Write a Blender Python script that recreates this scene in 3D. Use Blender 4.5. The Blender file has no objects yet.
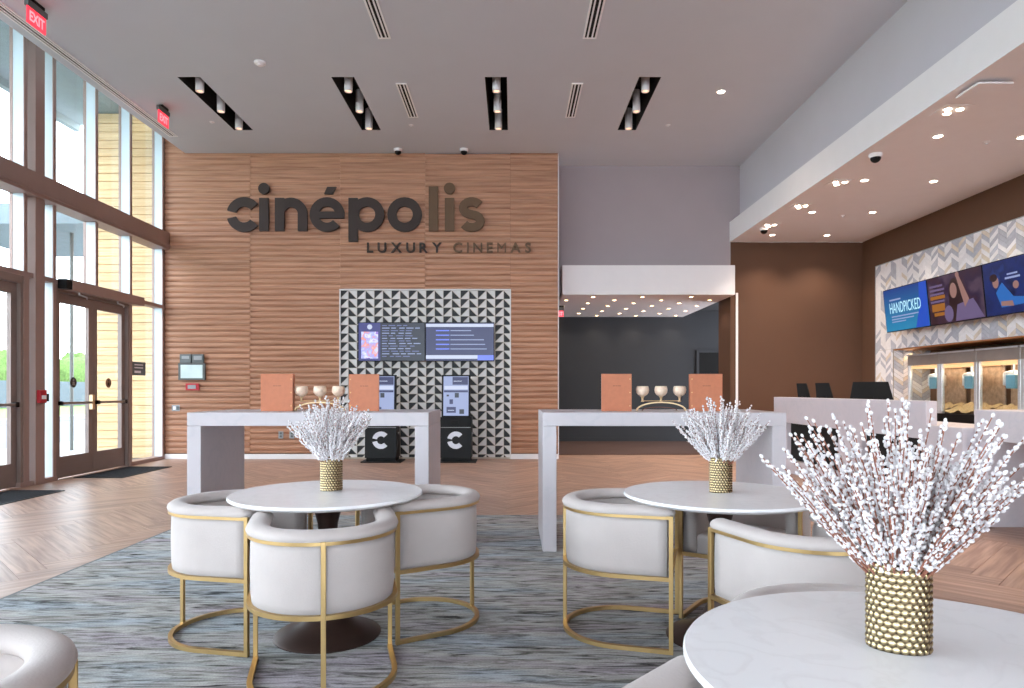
import bpy, bmesh, math, random
from mathutils import Matrix, Vector
random.seed(11)
S = bpy.context.scene
COL = S.collection
PI = math.pi

# ------------------------------------------------------------------ camera, sky, exposure
F = 682.667            # focal length in pixels of the 1024 x 688 frame (24 mm on 36 mm)
H = 1.24               # eye height
HZ = 390.0             # horizon row
cam = bpy.data.cameras.new('camera'); cam.lens = 24; cam.sensor_width = 36; cam.sensor_fit = 'HORIZONTAL'
cam.shift_y = (HZ - 344) / 1024; cam.clip_start = .05; cam.clip_end = 400
camo = bpy.data.objects.new('camera', cam); COL.objects.link(camo)
camo.location = (0, 0, H); camo.rotation_euler = (PI/2, 0, 0); S.camera = camo
W = bpy.data.worlds.new('sky'); S.world = W; W.use_nodes = True
bg = W.node_tree.nodes['Background']; bg.inputs[0].default_value = (.85, .905, 1.0, 1); bg.inputs[1].default_value = 7.0
S.view_settings.view_transform = 'Standard'; S.view_settings.look = 'None'
S.view_settings.exposure = 0.36; S.view_settings.gamma = 1.0; S.view_settings.use_curve_mapping = False
cy = S.cycles
cy.use_denoising = True; cy.max_bounces = 9; cy.diffuse_bounces = 6; cy.glossy_bounces = 4; cy.transparent_max_bounces = 16
cy.sample_clamp_indirect = 8; cy.caustics_reflective = False; cy.caustics_refractive = False

def P(x, y, d):        # photograph pixel at depth d
    return ((x-512)*d/F, d, H+(HZ-y)*d/F)
def PX(x, d): return (x-512)*d/F
def PZ(y, d): return H+(HZ-y)*d/F

# ------------------------------------------------------------------ materials
def lin(c):
    return tuple(((v/255)/12.92 if v/255 <= .04045 else ((v/255+.055)/1.055)**2.4) for v in c)
def newmat(name):
    m = bpy.data.materials.new(name); m.use_nodes = True
    nt = m.node_tree; b = nt.nodes['Principled BSDF']
    return m, nt, b
def setin(b, n, v):
    if n in b.inputs: b.inputs[n].default_value = v
def pm(name, rgb, rough=.5, metal=0, var=.06, scale=6, stretch=(1,1,1), bump=0, bscale=None, sheen=0, coat=0, rand=0, spec=None):
    m, nt, b = newmat(name); N = nt.nodes.new; L = nt.links.new
    c = lin(rgb)
    tc = N('ShaderNodeTexCoord'); mp = N('ShaderNodeMapping'); L(tc.outputs['Object'], mp.inputs[0]); mp.inputs['Scale'].default_value = stretch
    nz = N('ShaderNodeTexNoise'); nz.inputs['Scale'].default_value = scale; nz.inputs['Detail'].default_value = 5; L(mp.outputs[0], nz.inputs[0])
    rp = N('ShaderNodeMapRange'); rp.inputs[1].default_value = .3; rp.inputs[2].default_value = .7
    rp.inputs[3].default_value = 1-var; rp.inputs[4].default_value = 1+var; L(nz.outputs[0], rp.inputs[0])
    mul = N('ShaderNodeVectorMath'); mul.operation = 'SCALE'; mul.inputs[0].default_value = c; 
    if rand:
        oi = N('ShaderNodeObjectInfo'); r2 = N('ShaderNodeMapRange'); r2.inputs[3].default_value = 1-rand; r2.inputs[4].default_value = 1+rand
        L(oi.outputs['Random'], r2.inputs[0]); mm = N('ShaderNodeMath'); mm.operation = 'MULTIPLY'; L(rp.outputs[0], mm.inputs[0]); L(r2.outputs[0], mm.inputs[1]); L(mm.outputs[0], mul.inputs['Scale'])
    else: L(rp.outputs[0], mul.inputs['Scale'])
    L(mul.outputs[0], b.inputs['Base Color'])
    b.inputs['Roughness'].default_value = rough; b.inputs['Metallic'].default_value = metal
    if spec is not None: setin(b, 'Specular IOR Level', spec)
    if sheen: setin(b, 'Sheen Weight', sheen); setin(b, 'Sheen Roughness', .4)
    if coat: setin(b, 'Coat Weight', coat); setin(b, 'Coat Roughness', .1)
    if bump:
        n2 = N('ShaderNodeTexNoise'); n2.inputs['Scale'].default_value = bscale or scale*8; L(mp.outputs[0], n2.inputs[0])
        bp = N('ShaderNodeBump'); bp.inputs['Strength'].default_value = bump; bp.inputs['Distance'].default_value = .01; L(n2.outputs[0], bp.inputs['Height']); L(bp.outputs[0], b.inputs['Normal'])
    return m
def emat(name, rgb, strength, base=None):
    m, nt, b = newmat(name); c = lin(rgb)
    b.inputs['Base Color'].default_value = (*(lin(base) if base else c), 1); b.inputs['Roughness'].default_value = .3
    setin(b, 'Emission Color', (*c, 1)); setin(b, 'Emission Strength', strength)
    return m
def picmat(name, cols, scale, strength, seed=0):      # printed / lit picture content made of soft colour patches
    m, nt, b = newmat(name); N = nt.nodes.new; L = nt.links.new
    tc = N('ShaderNodeTexCoord'); mp = N('ShaderNodeMapping'); L(tc.outputs['Object'], mp.inputs[0]); mp.inputs['Location'].default_value = (seed, seed*.7, seed*.3)
    nz = N('ShaderNodeTexNoise'); nz.inputs['Scale'].default_value = scale; nz.inputs['Detail'].default_value = 3; L(mp.outputs[0], nz.inputs[0])
    r = N('ShaderNodeValToRGB'); L(nz.outputs[0], r.inputs[0]); e = r.color_ramp.elements
    e[0].position = .32; e[0].color = (*lin(cols[0]), 1); e[1].position = .68; e[1].color = (*lin(cols[-1]), 1)
    for i, c in enumerate(cols[1:-1]):
        k = e.new(.32+.36*(i+1)/(len(cols)-1)); k.color = (*lin(c), 1)
    b.inputs['Base Color'].default_value = (.004, .004, .005, 1); L(r.outputs[0], b.inputs['Emission Color']); setin(b, 'Emission Strength', strength); b.inputs['Roughness'].default_value = .3
    return m
def woodmat(name, dark, light, rough=.4, gx=1.2, gy=16, var=.16, rot=False, bump=.05):
    m, nt, b = newmat(name); N = nt.nodes.new; L = nt.links.new
    uv = N('ShaderNodeUVMap'); uv.uv_map = 'UVMap'
    oi = N('ShaderNodeObjectInfo'); ge = N('ShaderNodeNewGeometry')
    ad = N('ShaderNodeMath'); L(oi.outputs['Random'], ad.inputs[0]); L(ge.outputs['Random Per Island'], ad.inputs[1])
    fr = N('ShaderNodeMath'); fr.operation = 'FRACT'; L(ad.outputs[0], fr.inputs[0])
    off = N('ShaderNodeCombineXYZ'); k = N('ShaderNodeMath'); k.operation = 'MULTIPLY'; k.inputs[1].default_value = 37; L(fr.outputs[0], k.inputs[0])
    L(k.outputs[0], off.inputs[0]); L(k.outputs[0], off.inputs[1])
    va = N('ShaderNodeVectorMath'); L(uv.outputs[0], va.inputs[0]); L(off.outputs[0], va.inputs[1])
    mp = N('ShaderNodeMapping'); mp.inputs['Scale'].default_value = (gx, gy, 1); L(va.outputs[0], mp.inputs[0])
    nz = N('ShaderNodeTexNoise'); nz.inputs['Scale'].default_value = 1.6; nz.inputs['Detail'].default_value = 6; nz.inputs['Distortion'].default_value = .4; L(mp.outputs[0], nz.inputs[0])
    r = N('ShaderNodeValToRGB'); L(nz.outputs[0], r.inputs[0]); e = r.color_ramp.elements
    e[0].position = .3; e[0].color = (*lin(dark), 1); e[1].position = .68; e[1].color = (*lin(light), 1)
    mr = N('ShaderNodeMapRange'); mr.inputs[3].default_value = 1-var; mr.inputs[4].default_value = 1+var; L(fr.outputs[0], mr.inputs[0])
    sc = N('ShaderNodeVectorMath'); sc.operation = 'SCALE'; L(r.outputs[0], sc.inputs[0]); L(mr.outputs[0], sc.inputs['Scale'])
    L(sc.outputs[0], b.inputs['Base Color']); b.inputs['Roughness'].default_value = rough
    bp = N('ShaderNodeBump'); bp.inputs['Strength'].default_value = bump; bp.inputs['Distance'].default_value = .005; L(nz.outputs[0], bp.inputs['Height']); L(bp.outputs[0], b.inputs['Normal'])
    return m
def marblemat(name, base, vein, rough=.3, scale=1.6, amt=.5):
    m, nt, b = newmat(name); N = nt.nodes.new; L = nt.links.new
    tc = N('ShaderNodeTexCoord')
    n1 = N('ShaderNodeTexNoise'); n1.inputs['Scale'].default_value = scale*2; n1.inputs['Detail'].default_value = 8; n1.inputs['Distortion'].default_value = 1.6; L(tc.outputs['Object'], n1.inputs[0])
    a = N('ShaderNodeMath'); a.operation = 'SUBTRACT'; a.inputs[1].default_value = .5; L(n1.outputs[0], a.inputs[0])
    ab = N('ShaderNodeMath'); ab.operation = 'ABSOLUTE'; L(a.outputs[0], ab.inputs[0])
    mr = N('ShaderNodeMapRange'); mr.inputs[1].default_value = 0; mr.inputs[2].default_value = .05; mr.inputs[3].default_value = amt; mr.inputs[4].default_value = 0; L(ab.outputs[0], mr.inputs[0])
    n2 = N('ShaderNodeTexNoise'); n2.inputs['Scale'].default_value = scale; n2.inputs['Detail'].default_value = 3; L(tc.outputs['Object'], n2.inputs[0])
    ml = N('ShaderNodeMath'); ml.operation = 'MULTIPLY'; L(mr.outputs[0], ml.inputs[0]); L(n2.outputs[0], ml.inputs[1])
    mx = N('ShaderNodeMix'); mx.data_type = 'RGBA'; mx.inputs[6].default_value = (*lin(base), 1); mx.inputs[7].default_value = (*lin(vein), 1); L(ml.outputs[0], mx.inputs[0])
    L(mx.outputs[2], b.inputs['Base Color']); b.inputs['Roughness'].default_value = rough
    return m
def glassmat(name, tint=(.93, .97, .97), refl=.08, rough=.0):
    m = bpy.data.materials.new(name); m.use_nodes = True; nt = m.node_tree; nt.nodes.clear(); N = nt.nodes.new; L = nt.links.new
    o = N('ShaderNodeOutputMaterial'); mx = N('ShaderNodeMixShader'); t = N('ShaderNodeBsdfTransparent'); g = N('ShaderNodeBsdfGlossy')
    t.inputs[0].default_value = (*tint, 1); g.inputs['Roughness'].default_value = rough
    lw = N('ShaderNodeLayerWeight'); lw.inputs[0].default_value = .5
    pw = N('ShaderNodeMath'); pw.operation = 'POWER'; pw.inputs[1].default_value = 4; L(lw.outputs['Facing'], pw.inputs[0])
    ml = N('ShaderNodeMath'); ml.operation = 'MULTIPLY_ADD'; ml.inputs[1].default_value = .5; ml.inputs[2].default_value = refl*.4; L(pw.outputs[0], ml.inputs[0])
    L(ml.outputs[0], mx.inputs[0]); L(t.outputs[0], mx.inputs[1]); L(g.outputs[0], mx.inputs[2]); L(mx.outputs[0], o.inputs[0])
    return m
def rugmat():
    m, nt, b = newmat('rug'); N = nt.nodes.new; L = nt.links.new
    tc = N('ShaderNodeTexCoord')
    def nz(sx, sy, sc, det, dist=0):
        mp = N('ShaderNodeMapping'); mp.inputs['Scale'].default_value = (sx, sy, 1); L(tc.outputs['Object'], mp.inputs[0])
        n = N('ShaderNodeTexNoise'); n.inputs['Scale'].default_value = sc; n.inputs['Detail'].default_value = det; n.inputs['Distortion'].default_value = dist; L(mp.outputs[0], n.inputs[0]); return n
    a = nz(1.7, 11.5, 2.1, 12, 1.5); a.inputs['Roughness'].default_value = .6
    r = N('ShaderNodeValToRGB'); L(a.outputs[0], r.inputs[0]); e = r.color_ramp.elements
    e[0].position = .33; e[0].color = (*lin((56, 56, 56)), 1); e[1].position = .68; e[1].color = (*lin((228, 230, 234)), 1)
    k = e.new(.42); k.color = (*lin((154, 152, 152)), 1); k = e.new(.53); k.color = (*lin((204, 203, 207)), 1)
    c = nz(.7, 3.0, 1.3, 3)
    r2 = N('ShaderNodeValToRGB'); L(c.outputs[0], r2.inputs[0]); f = r2.color_ramp.elements
    f[0].position = .35; f[0].color = (*lin((226, 216, 220)), 1); f[1].position = .62; f[1].color = (*lin((216, 226, 230)), 1); k = f.new(.48); k.color = (*lin((228, 226, 216)), 1)
    mx = N('ShaderNodeMix'); mx.data_type = 'RGBA'; mx.blend_type = 'MULTIPLY'; mx.inputs[0].default_value = 1; L(r.outputs[0], mx.inputs[6]); L(r2.outputs[0], mx.inputs[7])
    g = nz(14, 34, 7, 4)
    mr = N('ShaderNodeMapRange'); mr.inputs[1].default_value = .3; mr.inputs[2].default_value = .7; mr.inputs[3].default_value = .76; mr.inputs[4].default_value = 1.2; L(g.outputs[0], mr.inputs[0])
    sc = N('ShaderNodeVectorMath'); sc.operation = 'SCALE'; L(mx.outputs[2], sc.inputs[0]); L(mr.outputs[0], sc.inputs['Scale'])
    L(sc.outputs[0], b.inputs['Base Color']); b.inputs['Roughness'].default_value = .95; setin(b, 'Specular IOR Level', .1)
    bp = N('ShaderNodeBump'); bp.inputs['Strength'].default_value = .5; bp.inputs['Distance'].default_value = .004; L(g.outputs[0], bp.inputs['Height']); L(bp.outputs[0], b.inputs['Normal'])
    return m

M = {}
M['ceiling'] = pm('ceiling_paint', (208, 211, 219), .9, var=.012, scale=2)
M['white'] = pm('white_paint', (236, 232, 234), .7, var=.01)
M['greywall'] = pm('grey_paint', (203, 199, 207), .85, var=.015, scale=2)
M['vent'] = pm('vent_white', (250, 249, 250), .6, var=.01)
M['brown'] = pm('brown_paint', (90, 60, 42), .75, var=.03, scale=2)
M['charcoal'] = pm('charcoal_paint', (56, 58, 62), .8, var=.03, scale=2)
M['frame'] = pm('bronze_frame', (164, 138, 130), .5, .15, var=.03)
M['frame_daylit'] = pm('daylit_frame_side', (208, 222, 230), .4, .1, var=.02)  # daylight reflected by the mullion sides, put into a paler blue colour
M['doorframe'] = pm('door_bronze', (140, 122, 116), .45, .2, var=.03)
M['glass'] = glassmat('window_glass')
M['black'] = pm('black_plastic', (11, 11, 13), .5, var=.1, spec=.25)
M['blackmatte'] = pm('black_matte', (9, 9, 10), .9, var=.1)
M['mat'] = pm('doormat_fibre', (34, 36, 42), 1, var=.25, scale=60, bump=.4)
M['woodwall'] = woodmat('slatted_oak', (156, 108, 82), (196, 146, 116), .5, .8, 30, .07)
M['woodback'] = pm('slat_backing', (104, 70, 52), .8)
M['floor'] = woodmat('floor_plank', (140, 108, 93), (192, 158, 139), .40, 1.0, 15, .13, bump=.03)
M['floorbase'] = pm('floor_base', (120, 90, 72), .6)
M['extwood'] = woodmat('cedar_board', (206, 168, 120), (236, 204, 156), .6, .8, 20, .06)
M['stone'] = marblemat('white_quartz', (203, 195, 199), (170, 172, 180), .35, 1.4, .35)
M['stonegrey'] = marblemat('pale_quartz', (202, 193, 198), (170, 172, 180), .4, 1.4, .3)
M['marble'] = marblemat('white_marble', (250, 248, 249), (214, 208, 208), .25, 2.2, .28)
M['velvet'] = pm('ivory_velvet', (200, 189, 185), .85, var=.05, scale=5, bump=.12, bscale=160, sheen=.15)
M['velvetin'] = M['velvet']
M['gold'] = pm('brushed_gold', (208, 176, 122), .38, 1, var=.05, scale=12)
M['bronze'] = pm('dark_bronze', (62, 44, 38), .45, .35, var=.06)
M['vase'] = pm('antique_gold', (196, 172, 122), .22, 1, var=.25, scale=40)
M['vase'] = pm('champagne_gold', (206, 188, 150), .25, 1, var=.12, scale=40)
vb, nt_, b_ = newmat('hammered_gold'); at_ = nt_.nodes.new('ShaderNodeAttribute'); at_.attribute_name = 'boss_mask'     # base colour goes darker between the bosses
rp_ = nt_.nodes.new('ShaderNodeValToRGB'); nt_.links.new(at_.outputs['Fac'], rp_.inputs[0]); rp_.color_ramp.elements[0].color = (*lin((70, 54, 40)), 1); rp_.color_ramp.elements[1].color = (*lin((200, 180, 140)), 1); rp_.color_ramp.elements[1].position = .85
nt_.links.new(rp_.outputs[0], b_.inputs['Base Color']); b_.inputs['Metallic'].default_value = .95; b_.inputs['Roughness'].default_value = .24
M['vasebody'] = vb
M['stem'] = pm('willow_bark', (150, 98, 80), .7, var=.2, scale=40)
M['bud'] = pm('white_catkin', (234, 230, 232), .8, var=.04, scale=80)
M['leather'] = pm('tan_leather', (196, 118, 82), .5, var=.06, scale=25, bump=.15, bscale=200)
M['leatherdk'] = pm('embossed_leather', (130, 74, 52), .6)
M['stud'] = pm('brass_stud', (226, 178, 120), .3, .8)
M['brass'] = pm('pale_brass', (222, 192, 150), .45, .6)
M['cup'] = pm('etched_cup_glass', (242, 214, 190), .35, .1, var=.12, scale=60, bump=.4, bscale=140)
M['steel'] = pm('stainless_steel', (222, 226, 232), .35, .7, var=.06, scale=4, stretch=(1, 1, 14))
M['steeldk'] = pm('stainless_dark', (168, 160, 156), .4, .7, var=.06)
M['copper'] = pm('copper_panel', (206, 138, 82), .35, .6, var=.08)
M['warmback'] = pm('warmer_back', (186, 156, 132), .4, .5, var=.3, scale=14)
M['red'] = pm('red_plastic', (188, 30, 44), .4)
M['greydev'] = pm('grey_plastic', (150, 152, 154), .5)
M['greydk'] = pm('dark_grey_plastic', (92, 96, 96), .5)
M['signdk'] = pm('dark_bronze_letter', (58, 46, 42), .6, 0, var=.05, spec=.3)
M['signlt'] = pm('olive_bronze_letter', (102, 78, 58), .6, 0, var=.05, spec=.3)
M['tiledk'] = pm('black_tile', (24, 26, 31), .55, var=.12, scale=9)
M['tilelt'] = pm('pale_tile', (222, 219, 218), .55, var=.05, scale=9)
M['grout'] = pm('tile_grout', (196, 186, 172), .8)
M['chev_w'] = pm('chevron_white', (242, 238, 240), .25, var=.05, scale=20, rand=.05)
M['chev_g'] = pm('chevron_grey', (194, 194, 204), .25, var=.08, scale=20, rand=.06)
M['chev_b'] = pm('chevron_beige', (226, 212, 198), .25, var=.08, scale=20, rand=.06)
M['rug'] = rugmat()
M['lamp'] = emat('warm_lens', (255, 226, 190), 14)
M['lampsoft'] = emat('warm_lens_soft', (255, 210, 170), 1.3)
M['heat'] = emat('heat_lamp_glow', (255, 196, 140), .8)
M['exitred'] = emat('exit_red', (240, 60, 78), 1.0)
M['exitwht'] = emat('exit_letter', (255, 150, 160), 1.0)
M['popcorn'] = pm('popcorn', (214, 184, 140), .8, var=.2, scale=60, bump=.6, bscale=90)
M['asphalt'] = pm('asphalt', (96, 98, 104), .9, var=.1, scale=20)
M['concrete'] = pm('concrete_paving', (150, 150, 150), .9, var=.05)
M['grass'] = pm('lawn', (112, 138, 72), 1, var=.3, scale=3, bump=.3)
M['hedge'] = pm('hedge_leaf', (92, 118, 62), 1, var=.4, scale=6, bump=.5)
M['extwall'] = pm('grey_block', (96, 104, 116), .9, var=.08)

# ------------------------------------------------------------------ mesh helpers
class MB:
    def __init__(s): s.v = []; s.f = []; s.m = []; s.uv = None
    def face(s, idx, mi=0): s.f.append(tuple(idx)); s.m.append(mi)
    def add(s, verts, faces, mi=0):
        o = len(s.v); s.v += [tuple(v) for v in verts]
        for f in faces: s.face([o+i for i in f], mi)
        return s
    def box(s, x0, y0, z0, x1, y1, z1, mi=0):
        v = [(x, y, z) for z in (z0, z1) for y in (y0, y1) for x in (x0, x1)]
        return s.add(v, [(0, 2, 3, 1), (4, 5, 7, 6), (0, 1, 5, 4), (2, 6, 7, 3), (0, 4, 6, 2), (1, 3, 7, 5)], mi)
    def hexa(s, b, t, mi=0):      # bottom 4 pts, top 4 pts
        return s.add(list(b)+list(t), [(3, 2, 1, 0), (4, 5, 6, 7), (0, 1, 5, 4), (1, 2, 6, 5), (2, 3, 7, 6), (3, 0, 4, 7)], mi)
    def prism(s, poly, fn, a, b, mi=0):      # poly 2d, fn(u,v,w)->xyz, extruded from w=a to w=b
        n = len(poly)
        v = [fn(u, q, a) for u, q in poly]+[fn(u, q, b) for u, q in poly]
        return s.add(v, [tuple(range(n-1, -1, -1)), tuple(range(n, 2*n))]+[(i, (i+1) % n, n+(i+1) % n, n+i) for i in range(n)], mi)
    def strip(s, pairs, fn, a, b, mi=0, closed=False):   # ribbon of (p,q) sections extruded a..b
        n = len(pairs); v = []
        for p, q in pairs: v += [fn(*p, a), fn(*q, a), fn(*p, b), fn(*q, b)]
        f = []
        for i in range(n if closed else n-1):
            A = 4*i; B = 4*((i+1) % n)
            f += [(A, A+1, B+1, B), (A+2, B+2, B+3, A+3), (A, B, B+2, A+2), (A+1, A+3, B+3, B+1)]
        if not closed: f += [(0, 2, 3, 1), (4*n-4, 4*n-3, 4*n-1, 4*n-2)]
        return s.add(v, f, mi)
    def lathe(s, prof, n=32, c=(0, 0, 0), mi=0, sx=1, sy=1, caps=True):
        o = []
        for r, z in prof:
            o += [(c[0]+sx*r*math.cos(2*PI*i/n), c[1]+sy*r*math.sin(2*PI*i/n), c[2]+z) for i in range(n)]
        f = [(k*n+i, k*n+(i+1) % n, (k+1)*n+(i+1) % n, (k+1)*n+i) for k in range(len(prof)-1) for i in range(n)]
        if caps: f += [tuple(range(n-1, -1, -1)), tuple((len(prof)-1)*n+i for i in range(n))]
        return s.add(o, f, mi)
    def cyl(s, p0, p1, r0, r1=None, n=10, mi=0):
        return s.tube([p0, p1], [r0, r0 if r1 is None else r1], n, mi)
    def tube(s, pts, r, n=8, mi=0):
        pts = [Vector(p) for p in pts]; R = r if isinstance(r, (list, tuple)) else [r]*len(pts)
        v = []; up = Vector((0, 0, 1))
        t0 = (pts[1]-pts[0]).normalized(); a = t0.cross(up)
        if a.length < 1e-3: a = t0.cross(Vector((1, 0, 0)))
        a.normalize()
        for i, p in enumerate(pts):
            t = (pts[min(i+1, len(pts)-1)]-pts[max(i-1, 0)]).normalized()
            a = (a-t*a.dot(t)).normalized(); b = t.cross(a)
            v += [p+(a*math.cos(2*PI*k/n)+b*math.sin(2*PI*k/n))*R[i] for k in range(n)]
        f = [(k*n+i, k*n+(i+1) % n, (k+1)*n+(i+1) % n, (k+1)*n+i) for k in range(len(pts)-1) for i in range(n)]
        f += [tuple(range(n-1, -1, -1)), tuple((len(pts)-1)*n+i for i in range(n))]
        return s.add(v, f, mi)
    def sweep(s, path, prof, mi=0, ends=True):  # path: (x,y,nx,ny,scale); prof: (out,z) closed loop, centre pc for scaling
        n = len(prof); v = []
        cx = sum(p[0] for p in prof)/n; cz = sum(p[1] for p in prof)/n
        for x, y, nx, ny, k in path:
            for o, z in prof:
                oo = cx+(o-cx)*k; zz = cz+(z-cz)*k
                v.append((x+nx*oo, y+ny*oo, zz))
        m = len(path)
        f = [(k*n+i, k*n+(i+1) % n, (k+1)*n+(i+1) % n, (k+1)*n+i) for k in range(m-1) for i in range(n)]
        if ends: f += [tuple(range(n-1, -1, -1)), tuple((m-1)*n+i for i in range(n))]
        return s.add(v, f, mi)
    def mesh(s, name, mats, smooth=False, bevel=0, seg=2, shift=None, fix=True):
        me = bpy.data.meshes.new(name)
        v = s.v if not shift else [(a-shift[0], b-shift[1], c-shift[2]) for a, b, c in s.v]
        me.from_pydata(v, [], s.f)
        for m in (mats if isinstance(mats, (list, tuple)) else [mats]): me.materials.append(m)
        me.polygons.foreach_set('material_index', s.m)
        if fix or bevel:
            bm = bmesh.new(); bm.from_mesh(me)
            if fix: bmesh.ops.recalc_face_normals(bm, faces=bm.faces)
            if bevel:
                bmesh.ops.bevel(bm, geom=[e for e in bm.edges if e.calc_face_angle(0) > .5], offset=bevel, segments=seg, profile=.5, affect='EDGES', clamp_overlap=True)
            bm.to_mesh(me); bm.free()
        if smooth:
            me.polygons.foreach_set('use_smooth', [True]*len(me.polygons))
            if smooth != 'all': me.set_sharp_from_angle(angle=math.radians(40))
        me.update(); return me
    def build(s, name, mats, parent=None, smooth=False, bevel=0, seg=2, local=False, kind=None, fix=True):
        sh = None
        if parent and not local:
            q = parent; sh = Vector((0, 0, 0))
            while q: sh = sh+q.location; q = q.parent
        return link(name, s.mesh(name, mats, smooth, bevel, seg, sh, fix), parent, kind)
def link(name, me, parent=None, kind=None):
    o = bpy.data.objects.new(name, me); COL.objects.link(o)
    if parent: o.parent = parent
    if kind: o['kind'] = kind
    return o
def tag(o, label=None, cat=None, group=None, kind=None):
    if label: o['label'] = label
    if cat: o['category'] = cat
    if group: o['group'] = group
    if kind: o['kind'] = kind
    return o
def empty(name, loc=(0, 0, 0), rz=0, label=None, cat=None, group=None, kind=None):
    o = bpy.data.objects.new(name, None); COL.objects.link(o); o.location = loc; o.rotation_euler = (0, 0, rz); o.empty_display_size = .1
    return tag(o, label, cat, group, kind)
def copy_tree(o, parent=None):
    c = o.copy(); COL.objects.link(c); c.parent = parent
    for ch in list(o.children): copy_tree(ch, c)
    return c
def box(name, b, mat, parent=None, bevel=0, kind=None):
    return MB().box(*b).build(name, mat, parent, bevel=bevel, kind=kind)
def struct(name, mb, mats, label=None, bevel=0):
    o = mb.build(name, mats, bevel=bevel, kind='structure')
    if label: o['label'] = label
    return o
XZ = lambda y0: (lambda u, v, w: (u, w, v))
def xz(u, v, w): return (u, w, v)
def xy(u, v, w): return (u, v, w)
def yz(u, v, w): return (w, u, v)
def clip_poly(poly, x0, y0, x1, y1):
    def cut(pts, inside, inter):
        out = []
        for i, p in enumerate(pts):
            q = pts[i-1]
            if inside(p):
                if not inside(q): out.append(inter(q, p))
                out.append(p)
            elif inside(q): out.append(inter(q, p))
        return out
    def ix(c): return lambda a, b: (c, a[1]+(b[1]-a[1])*(c-a[0])/(b[0]-a[0]))
    def iy(c): return lambda a, b: (a[0]+(b[0]-a[0])*(c-a[1])/(b[1]-a[1]), c)
    for ins, it in ((lambda p: p[0] >= x0-1e-9, ix(x0)), (lambda p: p[0] <= x1+1e-9, ix(x1)), (lambda p: p[1] >= y0-1e-9, iy(y0)), (lambda p: p[1] <= y1+1e-9, iy(y1))):
        if not poly: return []
        poly = cut(poly, ins, it)
    return poly
def area(p): return abs(sum(p[i-1][0]*p[i][1]-p[i][0]*p[i-1][1] for i in range(len(p))))/2
def slab_with_holes(xs, ys, z0, z1, hole):
    mb = MB()
    for i in range(len(xs)-1):
        for j in range(len(ys)-1):
            cx = (xs[i]+xs[i+1])/2; cy_ = (ys[j]+ys[j+1])/2
            if not hole(cx, cy_): mb.box(xs[i], ys[j], z0, xs[i+1], ys[j+1], z1)
    return mb
def set_uv(me, fn):
    uv = me.uv_layers.new(name='UVMap')
    for p in me.polygons:
        for li in p.loop_indices:
            co = me.vertices[me.loops[li].vertex_index].co
            uv.data[li].uv = fn(co)
def text_mesh(txt, size, extrude, bold=0, mat=None):
    c = bpy.data.curves.new('txt', 'FONT'); c.body = txt; c.size = size; c.extrude = extrude; c.offset = bold; c.resolution_u = 3
    o = bpy.data.objects.new('txt', c); COL.objects.link(o)
    dg = bpy.context.evaluated_depsgraph_get(); dg.update()
    me = bpy.data.meshes.new_from_object(o.evaluated_get(dg))
    bpy.data.objects.remove(o); bpy.data.curves.remove(c)
    me.materials.clear()
    if mat: me.materials.append(mat)
    return me
def bounds(me):
    xs = [v.co.x for v in me.vertices]; ys = [v.co.y for v in me.vertices]
    return min(xs), max(xs), min(ys), max(ys)
def circ(cx, cy_, r, n=20, ry=None):
    ry = ry or r
    return [(cx+r*math.cos(2*PI*i/n), cy_+ry*math.sin(2*PI*i/n)) for i in range(n)]
def spot(loc, power, col, size=1.6, blend=.6, rad=.05, direction=(0, 0, -1), parent=None):
    l = bpy.data.lights.new('lamp_light', 'SPOT'); l.energy = power; l.color = col; l.spot_size = size; l.spot_blend = blend; l.shadow_soft_size = rad
    o = bpy.data.objects.new('lamp_light', l); COL.objects.link(o); o.location = loc
    o.rotation_euler = Vector(direction).to_track_quat('-Z', 'Y').to_euler()
    if parent:
        o.parent = parent; sh = Vector((0, 0, 0)); q = parent
        while q: sh = sh+q.location; q = q.parent
        o.location = Vector(loc)-sh
    return o
WARM = (1.0, .84, .68)

# ------------------------------------------------------------------ room dimensions
XL, XG = -6.24, -6.40            # mullion face, glass plane of the left wall
DB = 12.27                       # face of the timber wall
DG = 12.98                       # grey upper wall and brown wall
DK = 16.45                       # end of the corridor
XR = 6.65                        # right wall
ZC = 5.50                        # main ceiling
ZS = 4.05                        # soffit over the concession counter
XB = 4.33                        # bulkhead wall above the soffit
YF = -10.0                        # rear of the lobby, behind the camera
ZP = 6.10                        # window pocket ceiling

# ------------------------------------------------------------------ floor
floor = struct('floor', MB().box(-6.45, YF, -.12, XR+.6, DK+.3, -.008), M['floorbase'], 'herringbone wood plank floor of the lobby')
RUG = (-3.02, .2, 2.36, 6.72)
def herringbone():
    w, n = .19, 6; L = w*n; c = math.cos(PI/4); g = .0015
    rects = []
    for k in range(-90, 110):
        for m in range(-14, 15):
            ox, oy = k+n*m, k-n*m
            rects.append((ox, oy, ox+n, oy+1, 0)); rects.append((ox, oy+1, ox+1, oy+1+n, 1))
    out = []
    for x0, y0, x1, y1, t in rects:
        pts = [(x0*w+g, y0*w+g), (x1*w-g, y0*w+g), (x1*w-g, y1*w-g), (x0*w+g, y1*w-g)]
        pts = [((x-y)*c, (x+y)*c+4.2) for x, y in pts]
        cx = sum(p[0] for p in pts)/4; cy_ = sum(p[1] for p in pts)/4
        if not (-7.2 < cx < XR+.6 and YF-.6 < cy_ < DK+.6): continue
        if all(RUG[0]+.05 < p[0] < RUG[2]-.05 and RUG[1]+.05 < p[1] < RUG[3]-.05 for p in pts): continue
        q = clip_poly(pts, -6.3, YF, XR, DK)
        if len(q) < 3 or area(q) < .002: continue
        ang = PI/4 if t == 0 else 3*PI/4
        full = abs(area(q)-area(pts)) < 1e-6
        out.append((q, (cx, cy_), ang, full))
    return out, L, w
hb, PLL, PLW = herringbone()
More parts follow.
